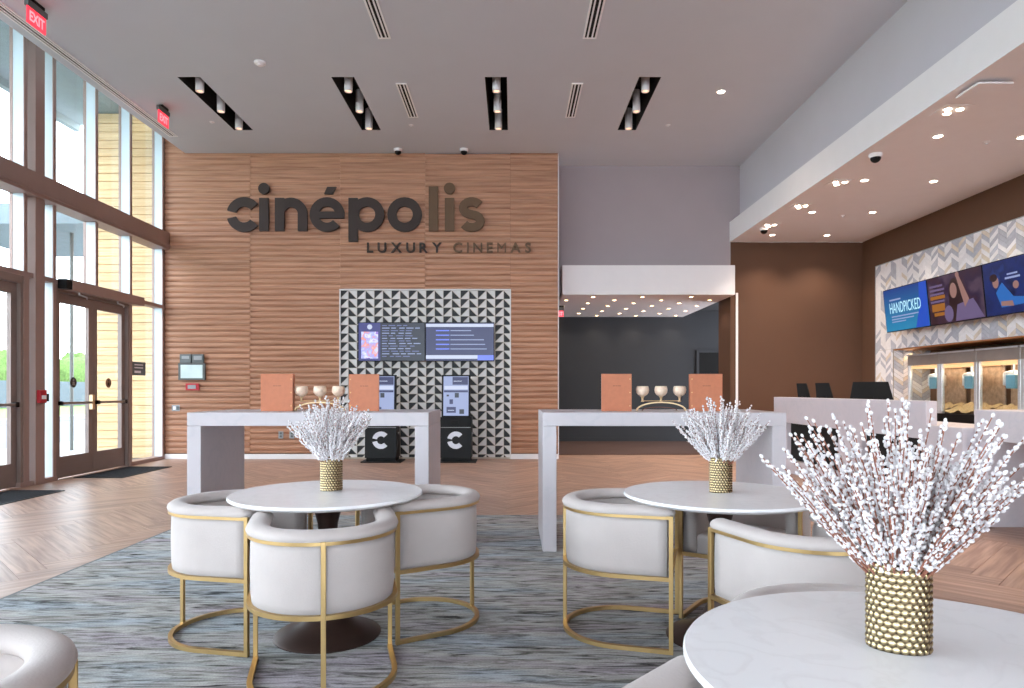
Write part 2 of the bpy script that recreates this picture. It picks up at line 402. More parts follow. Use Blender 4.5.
def inview(x, y, z):
    if y < .8: return False
    px = 512+x*F/y; py = HZ-(z-H)*F/y
    return -20 < px < 1044 and py < 700
seen = sorted([i for i, p in enumerate(hb) if p[3] and inview(p[1][0], p[1][1], 0)], key=lambda i: hb[i][1][1])
single = set(seen[:290])
pk = MB()
hl, hw = PLL/2-.0015, PLW/2-.0015; ch = .0006
pk.hexa([(-hl, -hw, -.008), (hl, -hw, -.008), (hl, hw, -.008), (-hl, hw, -.008)], [(-hl, -hw, -ch), (hl, -hw, -ch), (hl, hw, -ch), (-hl, hw, -ch)])
pk.v += [(-hl+ch, -hw+ch, 0), (hl-ch, -hw+ch, 0), (hl-ch, hw-ch, 0), (-hl+ch, hw-ch, 0)]
pk.f[1] = (8, 9, 10, 11)
for a, b in ((0, 1), (1, 2), (2, 3), (3, 0)): pk.face((4+a, 4+b, 8+b, 8+a))
pme = pk.mesh('plank', M['floor']); set_uv(pme, lambda c: (c.x, c.y))
for i in sorted(single):
    q, c, ang, full = hb[i]
    o = link('plank', pme, floor); o.location = (c[0], c[1], 0); o.rotation_euler = (0, 0, ang)
rest = MB(); uvs = []
for i, (q, c, ang, full) in enumerate(hb):
    if i in single: continue
    n0 = len(rest.v); rest.prism(q, xy, -.008, 0)
    ca, sa = math.cos(-ang), math.sin(-ang)
    for x, y, z in rest.v[n0:]: uvs.append(((x-c[0])*ca-(y-c[1])*sa, (x-c[0])*sa+(y-c[1])*ca))
rme = rest.mesh('plank_field', M['floor'], fix=False)
uvl = rme.uv_layers.new(name='UVMap')
for l in rme.loops: uvl.data[l.index].uv = uvs[l.vertex_index]
rm_ = link('plank_field', rme, floor, 'stuff')

# rug with bound edge
rug = empty('area_rug', ((RUG[0]+RUG[2])/2, (RUG[1]+RUG[3])/2, 0), 0, 'large blue-grey streaked low-pile rug under the round tables', 'rug')
MB().box(RUG[0]+.02, RUG[1]+.02, .0005, RUG[2]-.02, RUG[3]-.02, .010).build('pile', M['rug'], rug, bevel=.003)
eb = MB()
for a in ((RUG[0], RUG[1], RUG[0]+.02, RUG[3]), (RUG[2]-.02, RUG[1], RUG[2], RUG[3]), (RUG[0]+.02, RUG[1], RUG[2]-.02, RUG[1]+.02), (RUG[0]+.02, RUG[3]-.02, RUG[2]-.02, RUG[3])):
    eb.box(a[0], a[1], .0005, a[2], a[3], .009)
eb.build('edge_binding', pm('rug_binding', (120, 122, 122), .9), rug)
ZR = .010
for (x0, y0, x1, y1, lb) in ((-6.17, 9.6, -5.48, 11.0, 'dark ribbed doormat before the glass double door'), (-6.17, 7.0, -5.5, 8.4, 'dark ribbed doormat at the left edge, before the nearer door')):
    d = empty('doormat', ((x0+x1)/2, (y0+y1)/2, 0), 0, lb, 'doormat', 'entrance doormats')
    mb = MB()
    for i in range(34):
        a = x0+.03+(x1-x0-.06)*i/34; mb.box(a, y0+.03, .006, a+(x1-x0-.06)/34*.7, y1-.03, .012)
    MB().box(x0+.02, y0+.02, .0005, x1-.02, y1-.02, .007).build('backing', M['mat'], d)
    mb.build('ribs', M['mat'], d)
    e2 = MB(); e2.box(x0, y0, .0005, x0+.03, y1, .009).box(x1-.03, y0, .0005, x1, y1, .009).box(x0+.03, y0, .0005, x1-.03, y0+.03, .009).box(x0+.03, y1-.03, .0005, x1-.03, y1, .009)
    e2.build('border', M['black'], d)

# ------------------------------------------------------------------ ceiling with four light troughs
TR = [(-4.555, -4.245), (-2.46, -2.15), (-.37, -.068), (1.73, 2.03)]
TY = (9.29, 11.19)
xs = sorted({-5.88, XB+.02, *[v for t in TR for v in t]}); ys = [YF, TY[0], TY[1], DG+.02]
ceil = struct('ceiling', slab_with_holes(xs, ys, ZC, ZC+.05, lambda x, y: any(a < x < b for a, b in TR) and TY[0] < y < TY[1]), M['ceiling'], 'smooth grey painted lobby ceiling')
pocket = struct('ceiling_pocket', MB().box(-6.45, YF, ZP, -5.86, DB, ZP+.05).box(-5.88, YF, ZC+.0505, -5.83, DB, ZP-.0005), M['ceiling'])
ordn = ['leftmost', 'second from left', 'third from left', 'rightmost']
for k, (a, b) in enumerate(TR):
    t = empty('light_trough', ((a+b)/2, sum(TY)/2, ZC+.05), 0, 'black recessed ceiling trough with three white cylinder lamps, %s of four' % ordn[k], 'light fixture', 'ceiling light troughs')
    h = MB(); e = .012
    h.box(a-e, TY[0]-e, ZC+.05, a, TY[1]+e, ZC+.5).box(b, TY[0]-e, ZC+.05, b+e, TY[1]+e, ZC+.5).box(a, TY[0]-e, ZC+.05, b, TY[0], ZC+.5).box(a, TY[1], ZC+.05, b, TY[1]+e, ZC+.5).box(a-e, TY[0]-e, ZC+.5, b+e, TY[1]+e, ZC+.52)
    h.box(a, TY[0], ZC, a+.004, TY[1], ZC+.05).box(b-.004, TY[0], ZC, b, TY[1], ZC+.05).box(a+.004, TY[0], ZC, b-.004, TY[0]+.004, ZC+.05).box(a+.004, TY[1]-.004, ZC, b-.004, TY[1], ZC+.05)
    h.build('housing', M['blackmatte'], t)
    for y in (9.62, 10.32, 11.0):
        x = (a+b)/2
        c = MB().lathe([(.052, ZC+.27), (.058, ZC+.26), (.058, ZC-.045), (.054, ZC-.055), (.046, ZC-.055), (.046, ZC-.03)], 24, (x, y, 0)).build('cylinder_lamp', M['white'], t, smooth=True)
        MB().lathe([(.001, ZC-.034), (.045, ZC-.034), (.045, ZC-.03), (.001, ZC-.03)], 20, (x, y, 0)).build('lens', M['lampsoft'], c)
        MB().cyl((x, y, ZC+.26), (x, y, ZC+.5), .012).build('suspension_rod', M['black'], c)
        spot((x, y, ZC-.06), 30, WARM, 1.3, .5, .04, parent=t)

# slot diffuser along the glazing, supply vents
def vent(name, x0, x1, y0, y1, nsl, label, group=None):
    v = empty(name, ((x0+x1)/2, (y0+y1)/2, ZC), 0, label, 'vent', group)
    MB().box(x0+.004, y0+.004, ZC-.006, x1-.004, y1-.004, ZC-.0005).build('backing', M['blackmatte'], v)
    fr = MB(); w = .022
    fr.box(x0, y0, ZC-.014, x0+w, y1, ZC-.0005).box(x1-w, y0, ZC-.014, x1, y1, ZC-.0005).box(x0+w, y0, ZC-.014, x1-w, y0+w, ZC-.0005).box(x0+w, y1-w, ZC-.014, x1-w, y1, ZC-.0005)
    fr.build('frame', M['vent'], v)
    for i in range(nsl):
        c = x0+(x1-x0)*(i+1)/(nsl+1); MB().box(c-.010, y0+w, ZC-.013, c+.010, y1-w, ZC-.006).build('slat', M['vent'], v)
vent('linear_diffuser', -5.745, -5.60, 4.0, 11.45, 2, 'long white slot air diffuser running along the ceiling beside the glazing')
vent('ceiling_vent', -1.615, -1.46, 9.47, 10.65, 2, 'white slotted ceiling vent left of the centre trough, farther from camera', 'supply vents')
vent('ceiling_vent', .83, .985, 9.47, 10.65, 2, 'white slotted ceiling vent right of the centre trough, farther from camera', 'supply vents')
vent('ceiling_vent', -1.62, -1.465, 7.08, 8.26, 2, 'white slotted ceiling vent cut by the top edge, left one', 'supply vents')
vent('ceiling_vent', .855, 1.02, 7.08, 8.26, 2, 'white slotted ceiling vent cut by the top edge, right one', 'supply vents')

# ------------------------------------------------------------------ timber wall
wall_back = struct('wall_back', MB().box(-6.46, DB+.06, 0, .83, DB+.66, ZP+.2), M['woodback'], 'horizontal slatted oak feature wall behind the lobby')
COLS = [XL+.002, PX(250, DB), PX(340, DB), PX(425, DB), PX(510.3, DB), .826]
NZ0, NZ1 = .04, PZ(289.5, DB)
pitch = .0996
def slat_mesh(L, hgt):
    y1 = DB+.06
    p = [(y1, .001), (DB+.022, .001), (DB+.016, .012*hgt/.0996), (DB+.002, .040*hgt/.0996), (DB, .056*hgt/.0996), (DB, hgt-.012), (DB+.004, hgt-.004), (y1, hgt-.001)]
    mb = MB().prism([(a, b) for a, b in p], lambda u, v, w: (w, u-DB, v), 0, L)
    me = mb.mesh('slat', M['woodwall']); set_uv(me, lambda c: (c.x, c.z+c.y)); return me
for ci in range(5):
    x0, x1 = COLS[ci]+.0015, COLS[ci+1]-.0015
    lo = NZ1 if ci in (2, 3) else .10
    z = lo; me = slat_mesh(x1-x0, pitch)
    offs = 0 if ci in (0, 2, 4) else pitch*.5
    rows = []
    if offs: rows.append((z, offs)); z += offs
    top = ZC if ci > 0 else ZC+.5
    while z < top-.02:
        rows.append((z, min(pitch, top-z))); z += pitch
    for z, h in rows:
        o = link('slat', me if abs(h-pitch) < 1e-4 else slat_mesh(x1-x0, h), wall_back); o.location = (x0, DB, z)
for n_, (a, b) in enumerate(((COLS[0], COLS[2]-.012), (COLS[4]+.012, .83))):
    o = MB().box(a, DB-.012, 0, b, DB+.055, .088).build('baseboard_back' if n_ == 0 else 'baseboard_back_end', M['white'], kind='structure', bevel=.004)
MB().box(.828, DB-.006, 0, .842, DB+.30, ZC-.001).build('trim_1', M['white'], kind='structure')

# ------------------------------------------------------------------ triangle tile panel
TX0, TX1, TZ0, TZ1 = COLS[2], COLS[4], NZ0, NZ1
tp = empty('tile_panel', ((TX0+TX1)/2, DB+.058, 0), 0, 'black and pale triangle patterned tile panel'); tp.parent = wall_back
MB().box(TX0+.002, DB+.035, .002, TX1-.002, DB+.059, TZ1-.002).build('grout_bed', M['grout'], tp)
fr = MB(); fw = .022
fr.box(TX0-.012, DB-.006, .002, TX0+.010, DB+.055, TZ1).box(TX1-.010, DB-.006, .002, TX1+.012, DB+.055, TZ1).box(TX0-.012, DB-.006, TZ1-.012, TX1+.012, DB+.055, TZ1+.010)
fr.build('edge_trim', M['tilelt'], tp)
ts = .1554
def tile_piece(mb, t, x0, z0, clip, y0, y1):
    g = .004; a, b, c, d = x0+g, x0+ts-g, z0+g, z0+ts-g; k = .005
    if t == 0: dk = [(a, d), (a, c+k*2), (b-k*2, d)]; lt = [(b, c), (b, d-k), (a+k, c)]
    else: dk = [(a, d-k*2), (a, c), (b-k*2, c)]; lt = [(b, d), (a+k, d), (b, c+k)]
    for poly, mi in ((dk, 0), (lt, 1)):
        if clip: poly = clip_poly(poly, *clip)
        if len(poly) >= 3 and area(poly) > 1e-5: mb.prism(poly, xz, y0, y1, mi)
tms = []
for t in (0, 1):
    mb = MB(); tile_piece(mb, t, 0, 0, None, -.012, 0); tms.append(mb.mesh('tile', [M['tiledk'], M['tilelt']]))
rest = MB(); cnt = 0
SCR = (PX(358, DB), PZ(361.5, DB), PX(494.5, DB), PZ(322, DB))
for ci in range(20):
    x = TX0+.010-.02+ci*ts; t = ci % 2
    for ri in range(20):
        z = TZ1-.012-(ri+1)*ts
        cl = (TX0+.010, .03, TX1-.010, TZ1-.012)
        full = x >= cl[0] and x+ts <= cl[2] and z >= cl[1]
        hid = SCR[0]-.02 < x and x+ts < SCR[2]+.02 and SCR[1]-.02 < z and z+ts < SCR[3]+.02
        if full and not hid and cnt < 300:
            o = link('tile', tms[t], tp); o.location = (x-tp.location.x, DB+.035-tp.location.y, z); cnt += 1
        else: tile_piece(rest, t, x, z, cl, DB+.023, DB+.035)
rest.build('tile_field', [M['tiledk'], M['tilelt']], tp, kind='stuff')

# ------------------------------------------------------------------ wall displays on the tile panel
def lbox(mb, x0, z0, x1, z1, y0, y1, mi=0): return mb.box(x0, y0, z0, x1, y1, z1, mi)
E = {k: emat('screen_'+k, c, s, (10, 10, 12)) for k, c, s in (('navy', (34, 36, 92), .75), ('indigo', (56, 56, 128), .75), ('dark', (20, 22, 44), .8), ('white', (206, 214, 240), .75), ('blue', (92, 110, 214), 1.1), ('pale', (150, 162, 204), .8),
     ('cyan', (44, 150, 206), 1.0), ('royal', (28, 74, 178), .9), ('sky', (176, 222, 240), 1.0), ('teal', (30, 130, 190), .9), ('deep', (16, 26, 74), .8), ('amber', (176, 112, 44), .6), ('skin', (176, 132, 124), .55), ('lilac', (130, 112, 156), .5), ('hair', (58, 36, 40), .5), ('shirt', (44, 110, 190), .7), ('grey', (96, 104, 150), .9))}
def display(name, x0, x1, z0, z1, y, label):
    d = empty(name, ((x0+x1)/2, y, z0), 0, label, 'screen', 'wall displays over the kiosks')
    MB().box(x0, y, z0, x1, y+.05, z1).build('housing', M['black'], d, bevel=.004)
    MB().box(x0+.3, y+.05, z0+.2, x1-.3, y+.083, z1-.2).build('wall_bracket', M['black'], d)
    return d
yd = DB-.06
xa, xm, xb = PX(358, yd), PX(425.3, yd), PX(494.3, yd); za, zb = PZ(361.3, yd), PZ(322.2, yd)
d1 = display('wall_display', xa, xm-.003, za, zb, yd, 'left showtimes screen with film poster and dark listing on the tile panel')
b_ = .012; y = yd
pan = MB().box(xa+b_, y-.003, za+b_, xm-b_, y-.0005, zb-b_).build('panel', E['dark'], d1)
MB().box(xa+b_, y-.005, za+b_, xa+.40, y-.003, zb-b_).build('poster_column', E['indigo'], pan)
MB().box(xa+.06, y-.007, za+.05, xa+.36, y-.005, zb-.17).build('poster', picmat('film_poster', [(120, 70, 190), (222, 220, 250), (150, 160, 240), (226, 140, 110), (190, 200, 250)], 7, 1.0, 3), pan)
MB().prism(circ(xa+.21, zb-.085, .045, 16), xz, y-.007, y-.005).build('poster_badge', E['white'], pan)
rows = MB(); rnd = random.Random(4)
for r in range(13):
    z = zb-.055-r*.046
    x = xa+.43
    for c in range(4 + (r % 3)):
        w = rnd.uniform(.07, .14)
        if x+w > xm-.06: break
        rows.box(x, y-.005, z-.012, x+w, y-.003, z+.004, 0 if r % 2 else 1); x += w+rnd.choice((.03, .03, .06))
rows.build('listing_rows', [E['pale'], E['grey']], pan)
d2 = display('wall_display', xm+.003, xb, za, zb, yd, 'right blue information screen with white header bar on the tile panel')
pan = MB().box(xm+b_, y-.003, za+b_, xb-b_, y-.0005, zb-b_).build('panel', E['navy'], d2)
MB().box(xm+b_, y-.005, zb-.085, xb-b_, y-.003, zb-.03).build('header_bar', E['white'], pan)
MB().box(xm+b_, y-.005, za+.045, xb-.30, y-.003, za+.11).build('footer_bar', E['white'], pan)
MB().box(xb-.30, y-.005, za+.02, xb-b_, y-.003, za+.11).build('footer_button', E['blue'], pan)
tl = MB()
for r, (a, w) in enumerate(((.19, .63), (.19, .68), (.19, .86), (.19, .88), (.19, .91))):
    z = zb-.15-r*.082
    tl.box(xm+a, y-.005, z-.011, xm+a+.24, y-.003, z+.011, 0); tl.box(xm+a+.26, y-.005, z-.008, xm+a+w, y-.003, z+.007, 1)
tl.build('text_lines', [E['blue'], E['pale']], pan)

# ------------------------------------------------------------------ ticket kiosks
def arc_pairs(cx, cz, ro, ri, a0, a1, n=14):
    return [((cx+ro*math.cos(math.radians(a)), cz+ro*math.sin(math.radians(a))), (cx+ri*math.cos(math.radians(a)), cz+ri*math.sin(math.radians(a)))) for a in [a0+(a1-a0)*i/n for i in range(n+1)]]
def kiosk(x, label):
    yk = 11.62
    k = empty('ticket_kiosk', (x, yk+.22, 0), 0, label, 'kiosk', 'ticket kiosks')
    w = .27
    MB().box(x-.34, yk-.02, 0, x+.35, yk+.46, .022).build('base_plate', M['black'], k, bevel=.004)
    MB().hexa([(x-w+.02, yk+.03, .022), (x+w-.02, yk+.03, .022), (x+w-.02, yk+.40, .022), (x-w+.02, yk+.40, .022)], [(x-w+.02, yk+.03, .08), (x+w-.02, yk+.03, .08), (x+w-.02, yk+.40, .08), (x-w+.02, yk+.40, .08)]).build('plinth', M['blackmatte'], k)
    b = MB().hexa([(x-w, yk, .08), (x+w, yk, .08), (x+w, yk+.38, .08), (x-w, yk+.38, .08)], [(x-w, yk+.02, .60), (x+w, yk+.02, .60), (x+w, yk+.36, .60), (x-w, yk+.36, .60)]).build('cabinet', M['black'], k, bevel=.006)
    fy = lambda u, v, wd: (u, yk+.02*(v-.08)/.52+wd, v)
    lg = MB(); cz = .385; cx = x+.005
    lg.strip(arc_pairs(cx, cz, .148, .068, 42, 168), fy, -.004, 0).strip(arc_pairs(cx, cz, .148, .068, 192, 318), fy, -.004, 0)
    lg.build('letter_c_emblem', pm('kiosk_white', (214, 216, 226), .4), k)
    MB().hexa([(x-w, yk+.02, .605), (x+w, yk+.02, .605), (x+w, yk+.36, .605), (x-w, yk+.36, .605)], [(x-w, yk+.06, .775), (x+w, yk+.06, .775), (x+w, yk+.36, .775), (x-w, yk+.36, .775)]).build('printer_head', M['black'], k, bevel=.006)
    MB().box(x-.09, yk+.022, .665, x+.05, yk+.05, .715).build('ticket_slot', M['blackmatte'], k)
    MB().box(x-w+.01, yk+.016, .596, x+w-.01, yk+.06, .607).build('seam_strip', M['greydev'], k)
    s = MB().hexa([(x-.245, yk+.07, .775), (x+.245, yk+.07, .775), (x+.245, yk+.15, .775), (x-.245, yk+.15, .775)], [(x-.245, yk+.12, 1.50), (x+.245, yk+.12, 1.50), (x+.245, yk+.20, 1.50), (x-.245, yk+.20, 1.50)]).build('screen_housing', M['black'], k, bevel=.006)
    def sc(u, v, wd): return (u, yk+.07+.05*(v-.775)/.725+wd, v)
    q = [(x-.215, .80), (x+.215, .80), (x+.215, 1.475), (x-.215, 1.475)]
    MB().prism(q, sc, -.003, -.0005).build('touch_screen', E['pale'], s)
    g = MB()
    def r(a, b_, c, d, mi): g.prism([(x+a, b_), (x+c, b_), (x+c, d), (x+a, d)], sc, -.005, -.003, mi)
    r(-.06, 1.33, .205, 1.465, 0); r(-.205, 1.20, .205, 1.235, 0); r(-.02, 1.11, .05, 1.19, 1); r(-.11, 1.00, -.05, 1.08, 0); r(-.16, .85, .0, .95, 0); r(.06, .83, .14, .91, 1); r(-.16, 1.13, -.12, 1.16, 1); r(-.20, 1.25, .20, 1.31, 2)
    r(-.04, 1.385, .1, 1.40, 2); r(-.14, .885, -.03, .90, 2)
    g.build('screen_graphics', [E['navy'], E['dark'], E['white']], s)
    MB().cyl((x+.275, yk+.12, .50), (x+.30, yk+.12, .50), .02).build('side_lock', M['greydev'], k)
    return k
kiosk(PX(455.5, 11.62)+.0, 'black ticket kiosk with lit screen standing clear on the right before tiles')
kiosk(PX(380.5, 11.62), 'black ticket kiosk on the left, half hidden behind a menu folder')

# ------------------------------------------------------------------ wall sign
SY0, SY1 = DB-.075, DB-.025
sign = empty('wall_sign', (PX(379, DB), DB, PZ(232, DB)), 0, 'large dark bronze letter sign on the slatted wall reading cinépolis luxury cinemas', 'sign')
wp = lambda x, y: (PX(x, DB), PZ(y, DB))
def wfn(u, v, w): return (PX(u, DB), w, PZ(v, DB))
def arc(cx, cy_, ro, ri, a0, a1, n=28):
    return [((cx+ro*math.cos(math.radians(a)), cy_-ro*math.sin(math.radians(a))), (cx+ri*math.cos(math.radians(a)), cy_-ri*math.sin(math.radians(a)))) for a in [a0+(a1-a0)*i/n for i in range(n+1)]]
def letter(name, mat, strips=(), polys=(), dot=None):
    mb = MB()
    for q, s_ in enumerate(strips): mb.strip(s_, wfn, SY0, SY1)
    for q, p_ in enumerate(polys): mb.prism(p_, wfn, SY0-.0015*(q+1), SY1)
    o = mb.build(name, mat, sign)
    for dd in (dot or []): MB().prism(dd, wfn, SY0, SY1).build('dot', mat, o)
    for q in range(2):
        pass
    return o
R_ = lambda a, b, c, d: [(a, b), (c, b), (c, d), (a, d)]
K, K2 = M['signdk'], M['signlt']
letter('letter_c', K, [arc(245.5, 215.5, 17.3, 8.0, 38, 166), arc(245.5, 215.5, 17.3, 8.0, 194, 322)])
letter('letter_i', K, [], [R_(260.6, 199, 269.8, 231.8)], [circ(265.2, 189.6, 5.6)])
letter('letter_n', K, [arc(292.2, 215, 16.2, 6.8, 0, 180)], [R_(276.2, 199, 285.4, 231.8), R_(299.0, 214.9, 308.4, 231.8)])
letter('letter_e', K, [arc(328, 215.5, 17.2, 8.2, 0, 318)], [R_(318.5, 212.6, 345.2, 219.2)], [[(325.2, 195), (333.6, 195), (337.2, 188), (328.2, 188)]])
letter('letter_p', K, [arc(367.8, 215.5, 17.2, 8.2, 0, 360)], [R_(349.4, 199, 358.6, 242.4)])
letter('letter_o', K, [arc(405.2, 215.5, 17.2, 8.2, 0, 360)])
letter('letter_l', K2, [], [R_(429.2, 187.6, 438.4, 231.8)])
letter('letter_i', K2, [], [R_(445.2, 199, 454.4, 231.8)], [circ(449.8, 189.4, 5.6)])
sp = []
for i in range(13):
    a = math.radians(28+(250-28)*i/12); sp.append((472+8.6*math.cos(a), 208.9-6.3*math.sin(a)))
for i in range(13):
    a = math.radians(70+(-152-70)*i/12); sp.append((472+8.6*math.cos(a), 222.0-6.3*math.sin(a)))
pr = []
for i, p_ in enumerate(sp):
    a, b = sp[max(0, i-1)], sp[min(len(sp)-1, i+1)]; dx, dy = b[0]-a[0], b[1]-a[1]; l = math.hypot(dx, dy)
    pr.append(((p_[0]-dy/l*4.3, p_[1]+dx/l*4.3), (p_[0]+dy/l*4.3, p_[1]-dx/l*4.3)))
letter('letter_s', K2, [pr])
def text_row(txt, x0, x1, z0, z1, place, mats, name, parent, bold, depth, gap, wordgap):
    ms = []; 
    for ch_ in txt: ms.append(None if ch_ == ' ' else text_mesh(ch_, 1.0, depth, bold if ch_ not in 'MN' else (0 if ch_ == 'M' else bold*.5)))
    bb = [None if m is None else bounds(m) for m in ms]
    hgt = max(b[3] for b in bb if b)-0; s = (z1-z0)/hgt
    wid = sum((b[1]-b[0])*s for b in bb if b); nsp = txt.count(' ')
    n = len(txt)-1-2*nsp
    g = (x1-x0-wid)/(n+wordgap*nsp)
    x = x0
    for i, (m, b) in enumerate(zip(ms, bb)):
        if m is None: x += g*(wordgap-0)-g; continue
        for v in m.vertices:
            u = x+(v.co.x-b[0])*s; z = z0+v.co.y*s
            v.co = place(u, z, v.co.z)
        m.materials.append(mats(i)); m.name = name
        link(name, m, parent); x += (b[1]-b[0])*s+g
loc = sign.location
text_row('LUXURY CINEMAS', PX(367.5, DB), PX(531, DB), PZ(252.8, DB), PZ(243, DB), lambda u, z, w: (u-loc.x, -.04-w, z-loc.z), lambda i: K if i < 7 else K2, 'small_letter', sign, .022, .018, 1, 2.6)

# ------------------------------------------------------------------ devices on the timber wall
def wallbox(name, x0, y0, x1, y1, t, mat, parent, off=0, bevel=.003):
    return MB().box(PX(x0, DB), DB-off-t, PZ(y1, DB), PX(x1, DB), DB-off, PZ(y0, DB)).build(name, mat, parent, bevel=bevel)
pn = empty('control_panel', (PX(192, DB), DB, PZ(380, DB)), 0, 'grey framed annunciator panel with pale screen on slatted wall left of the sign', 'panel')
wallbox('frame', 179.5, 363.3, 206, 380, .05, M['greydk'], pn)
wallbox('screen', 182, 365, 203.8, 378.2, .003, pm('lcd_pale', (206, 222, 220), .2), pn, .05, 0)
wallbox('switch_box', 181, 354.3, 192.3, 363, .05, M['greydk'], pn); wallbox('switch_box', 193.3, 354.3, 204.5, 363, .05, M['greydk'], pn)
wallbox('switch_plate', 183, 356, 190.5, 359, .004, M['greydev'], pn, .05, 0); wallbox('switch_plate', 195, 356, 203, 360, .004, M['greydev'], pn, .05, 0)
fa = empty('fire_device', (PX(193, DB), DB, PZ(390, DB)), 0, 'small red fire alarm device under the annunciator panel', 'alarm')
wallbox('backbox', 186.6, 383.5, 199.6, 390.3, .04, M['red'], fa); wallbox('strobe', 189, 385, 197, 388.8, .012, M['greydev'], fa, .04, .002)
sw = empty('wall_switch', (PX(175, DB), DB, PZ(411, DB)), 0, 'small grey light switch plate near the glazing corner', 'switch')
wallbox('plate', 172, 405, 180, 411, .012, M['greydev'], sw); wallbox('rocker', 173.5, 406.3, 176, 409.8, .006, M['white'], sw, .012, 0); wallbox('rocker', 177, 406.3, 179, 409.8, .006, M['greydk'], sw, .012, 0)
for x_, lb in ((278.5, 'left grey outlet plate low on the slatted wall seen under the bar table'), (289.5, 'right grey outlet plate low on the slatted wall seen under the bar table')):
    ol = empty('power_outlet', (PX(x_+2.5, DB), DB, PZ(438, DB)), 0, lb, 'outlet', 'outlets on the timber wall')
    wallbox('plate', x_, 431.3, x_+5, 438.6, .01, M['greydev'], ol); wallbox('socket', x_+1.5, 432.3, x_+3.5, 434.3, .004, M['greydk'], ol, .01, 0); wallbox('socket', x_+1.5, 435.3, x_+3.5, 437.3, .004, M['greydk'], ol, .01, 0)

# ------------------------------------------------------------------ glazed wall on the left
wl = empty('wall_left', (XL, 4, 0), 0, 'bronze framed full height glazed wall on the left', kind='structure')
def mull(y0, z0, z1, w=.055, name='mullion', x1=XL, mat=None):
    mb = MB(); mb.box(XG+.012, y0, z0, x1-.012, y0+w, z1, 0); mb.box(x1-.012, y0-.003, z0, x1, y0+w+.003, z1, 1); mb.box(XG-.03, y0-.004, z0, XG+.012, y0+w+.004, z1, 1)
    return mb.build(name, [M['frame_daylit'], M['frame']], wl)
full = [12.195, 11.16, 9.29, 8.735, 6.82, 5.9]
ys_near = [4.95-.95*i for i in range(16)]
for y_ in full+ys_near:
    mull(y_, .06, 2.70, .055 if y_ != 8.735 else .085); mull(y_, 2.76, 3.76); mull(y_, 4.06, ZP)
for y_ in (10.24, 7.78): mull(y_, 2.76, 3.76); mull(y_, 4.06, ZP)
for y0, y1 in ((8.9, 9.08), (5.5, 5.7)):
    MB().box(XG, y0, 0, XL+.03, y1, ZP).build('column', M['frame'], wl, bevel=.006)
MB().box(XG-.03, YF, 3.76, XL+.09, DB-.002, 4.06).box(XL+.09, YF, 3.80, XL+.11, DB-.002, 3.84).build('beam', M['frame'], wl, bevel=.004)
tr = MB()
for a, b in ((9.08, DB-.002), (5.7, 8.9), (YF, 5.5)): tr.box(XG-.02, a, 2.70, XL, b, 2.76)
tr.build('transom', M['frame'], wl)
sl = MB()
for a, b in ((11.16, DB-.002), (9.08, 9.36), (8.66, 8.9), (5.7, 6.86), (YF, 5.5)): sl.box(XG-.03, a, 0, XL+.005, b, .06)
sl.build('sill', M['frame'], wl)
MB().box(XG-.03, YF, ZP-.06, XL, DB-.002, ZP-.001).build('head', M['frame'], wl)
edges_up = sorted([v for v in full+ys_near+[10.24, 7.78]]); lastE = DB
def panes(edges, z0, z1, skip=()):
    for a, b in zip(edges[:-1], edges[1:]):
        if any(s0 <= a+.06 and b <= s1+.1 for s0, s1 in skip): continue
        MB().box(XG-.006, a+.055, z0, XG+.006, b, z1).build('pane', M['glass'], wl)
panes(edges_up, 4.06, ZP-.06); panes(edges_up, 2.76, 3.76)
panes(sorted(full+ys_near), .06, 2.70, skip=((9.29, 11.2), (6.8, 8.75)))

def ent_door(name, ya, yb, lab):
    d = empty(name, (XL-.06, (ya+yb)/2, 0), 0, lab, kind='structure')
    jm = MB(); jm.box(XG-.02, ya, 0, XL-.01, ya+.05, 2.70).box(XG-.02, yb-.05, 0, XL-.01, yb, 2.70).box(XG-.02, ya+.05, 2.60, XL-.01, yb-.05, 2.70)
    jm.build('door_frame', M['doorframe'], d)
    mid = (ya+yb)/2; x0, x1 = XL-.11, XL-.055
    for n_, (a, b) in enumerate(((ya+.055, mid-.004), (mid+.004, yb-.055))):
        lf = MB(); st = .10
        lf.box(x0, a, .012, x1, a+st, 2.595).box(x0, b-st, .012, x1, b, 2.595).box(x0, a+st, 2.46, x1, b-st, 2.595).box(x0, a+st, .012, x1, b-st, .31)
        leaf = lf.build('door_leaf', M['doorframe'], d)
        MB().box(x0+.022, a+st, .31, x1-.022, b-st, 2.46).build('pane', M['glass'], leaf)
        pb = MB(); zb_ = 1.055; pb.box(x1+.03, a+.03, zb_-.018, x1+.055, b-.03, zb_+.018, 0)
        pb.box(x1, a+.03, zb_-.03, x1+.055, a+.09, zb_+.03, 1).box(x1, b-.09, zb_-.03, x1+.055, b-.03, zb_+.03, 1)
        pb.build('push_bar', [M['steeldk'], M['black']], leaf)
        dc = MB().prism(circ((a+b)/2-.0, 1.35, .075, 20), yz, x1-.0215, x1-.018).build('round_decal', M['signdk'] if n_ == 0 else pm('decal_tan', (150, 112, 84), .5), leaf)
        mk = MB(); mm_ = (a+b)/2
        mk.prism(circ(mm_, 1.385, .017, 10), yz, x1-.0178, x1-.0168).prism([(mm_-.03, 1.31), (mm_+.03, 1.31), (mm_+.02, 1.36), (mm_-.02, 1.36)], yz, x1-.0178, x1-.0168)
        mk.build('decal_figure', M['greydev'] if n_ == 0 else M['signdk'], leaf)
    MB().box(x1, mid-.10, .95, x1+.06, mid-.04, 1.17).build('lever_latch', M['brass'], d, bevel=.01)
    return d
ent_door('door_1', 9.35, 11.16, 'glass double entrance door with bronze frame beside the slatted wall')
ent_door('door_2', 6.88, 8.73, 'nearer glass entrance door cut by the left edge')
opr = empty('door_operator', (XL+.05, 10.3, 2.63), 0, 'long bronze automatic door operator above the glass double door', 'door operator')
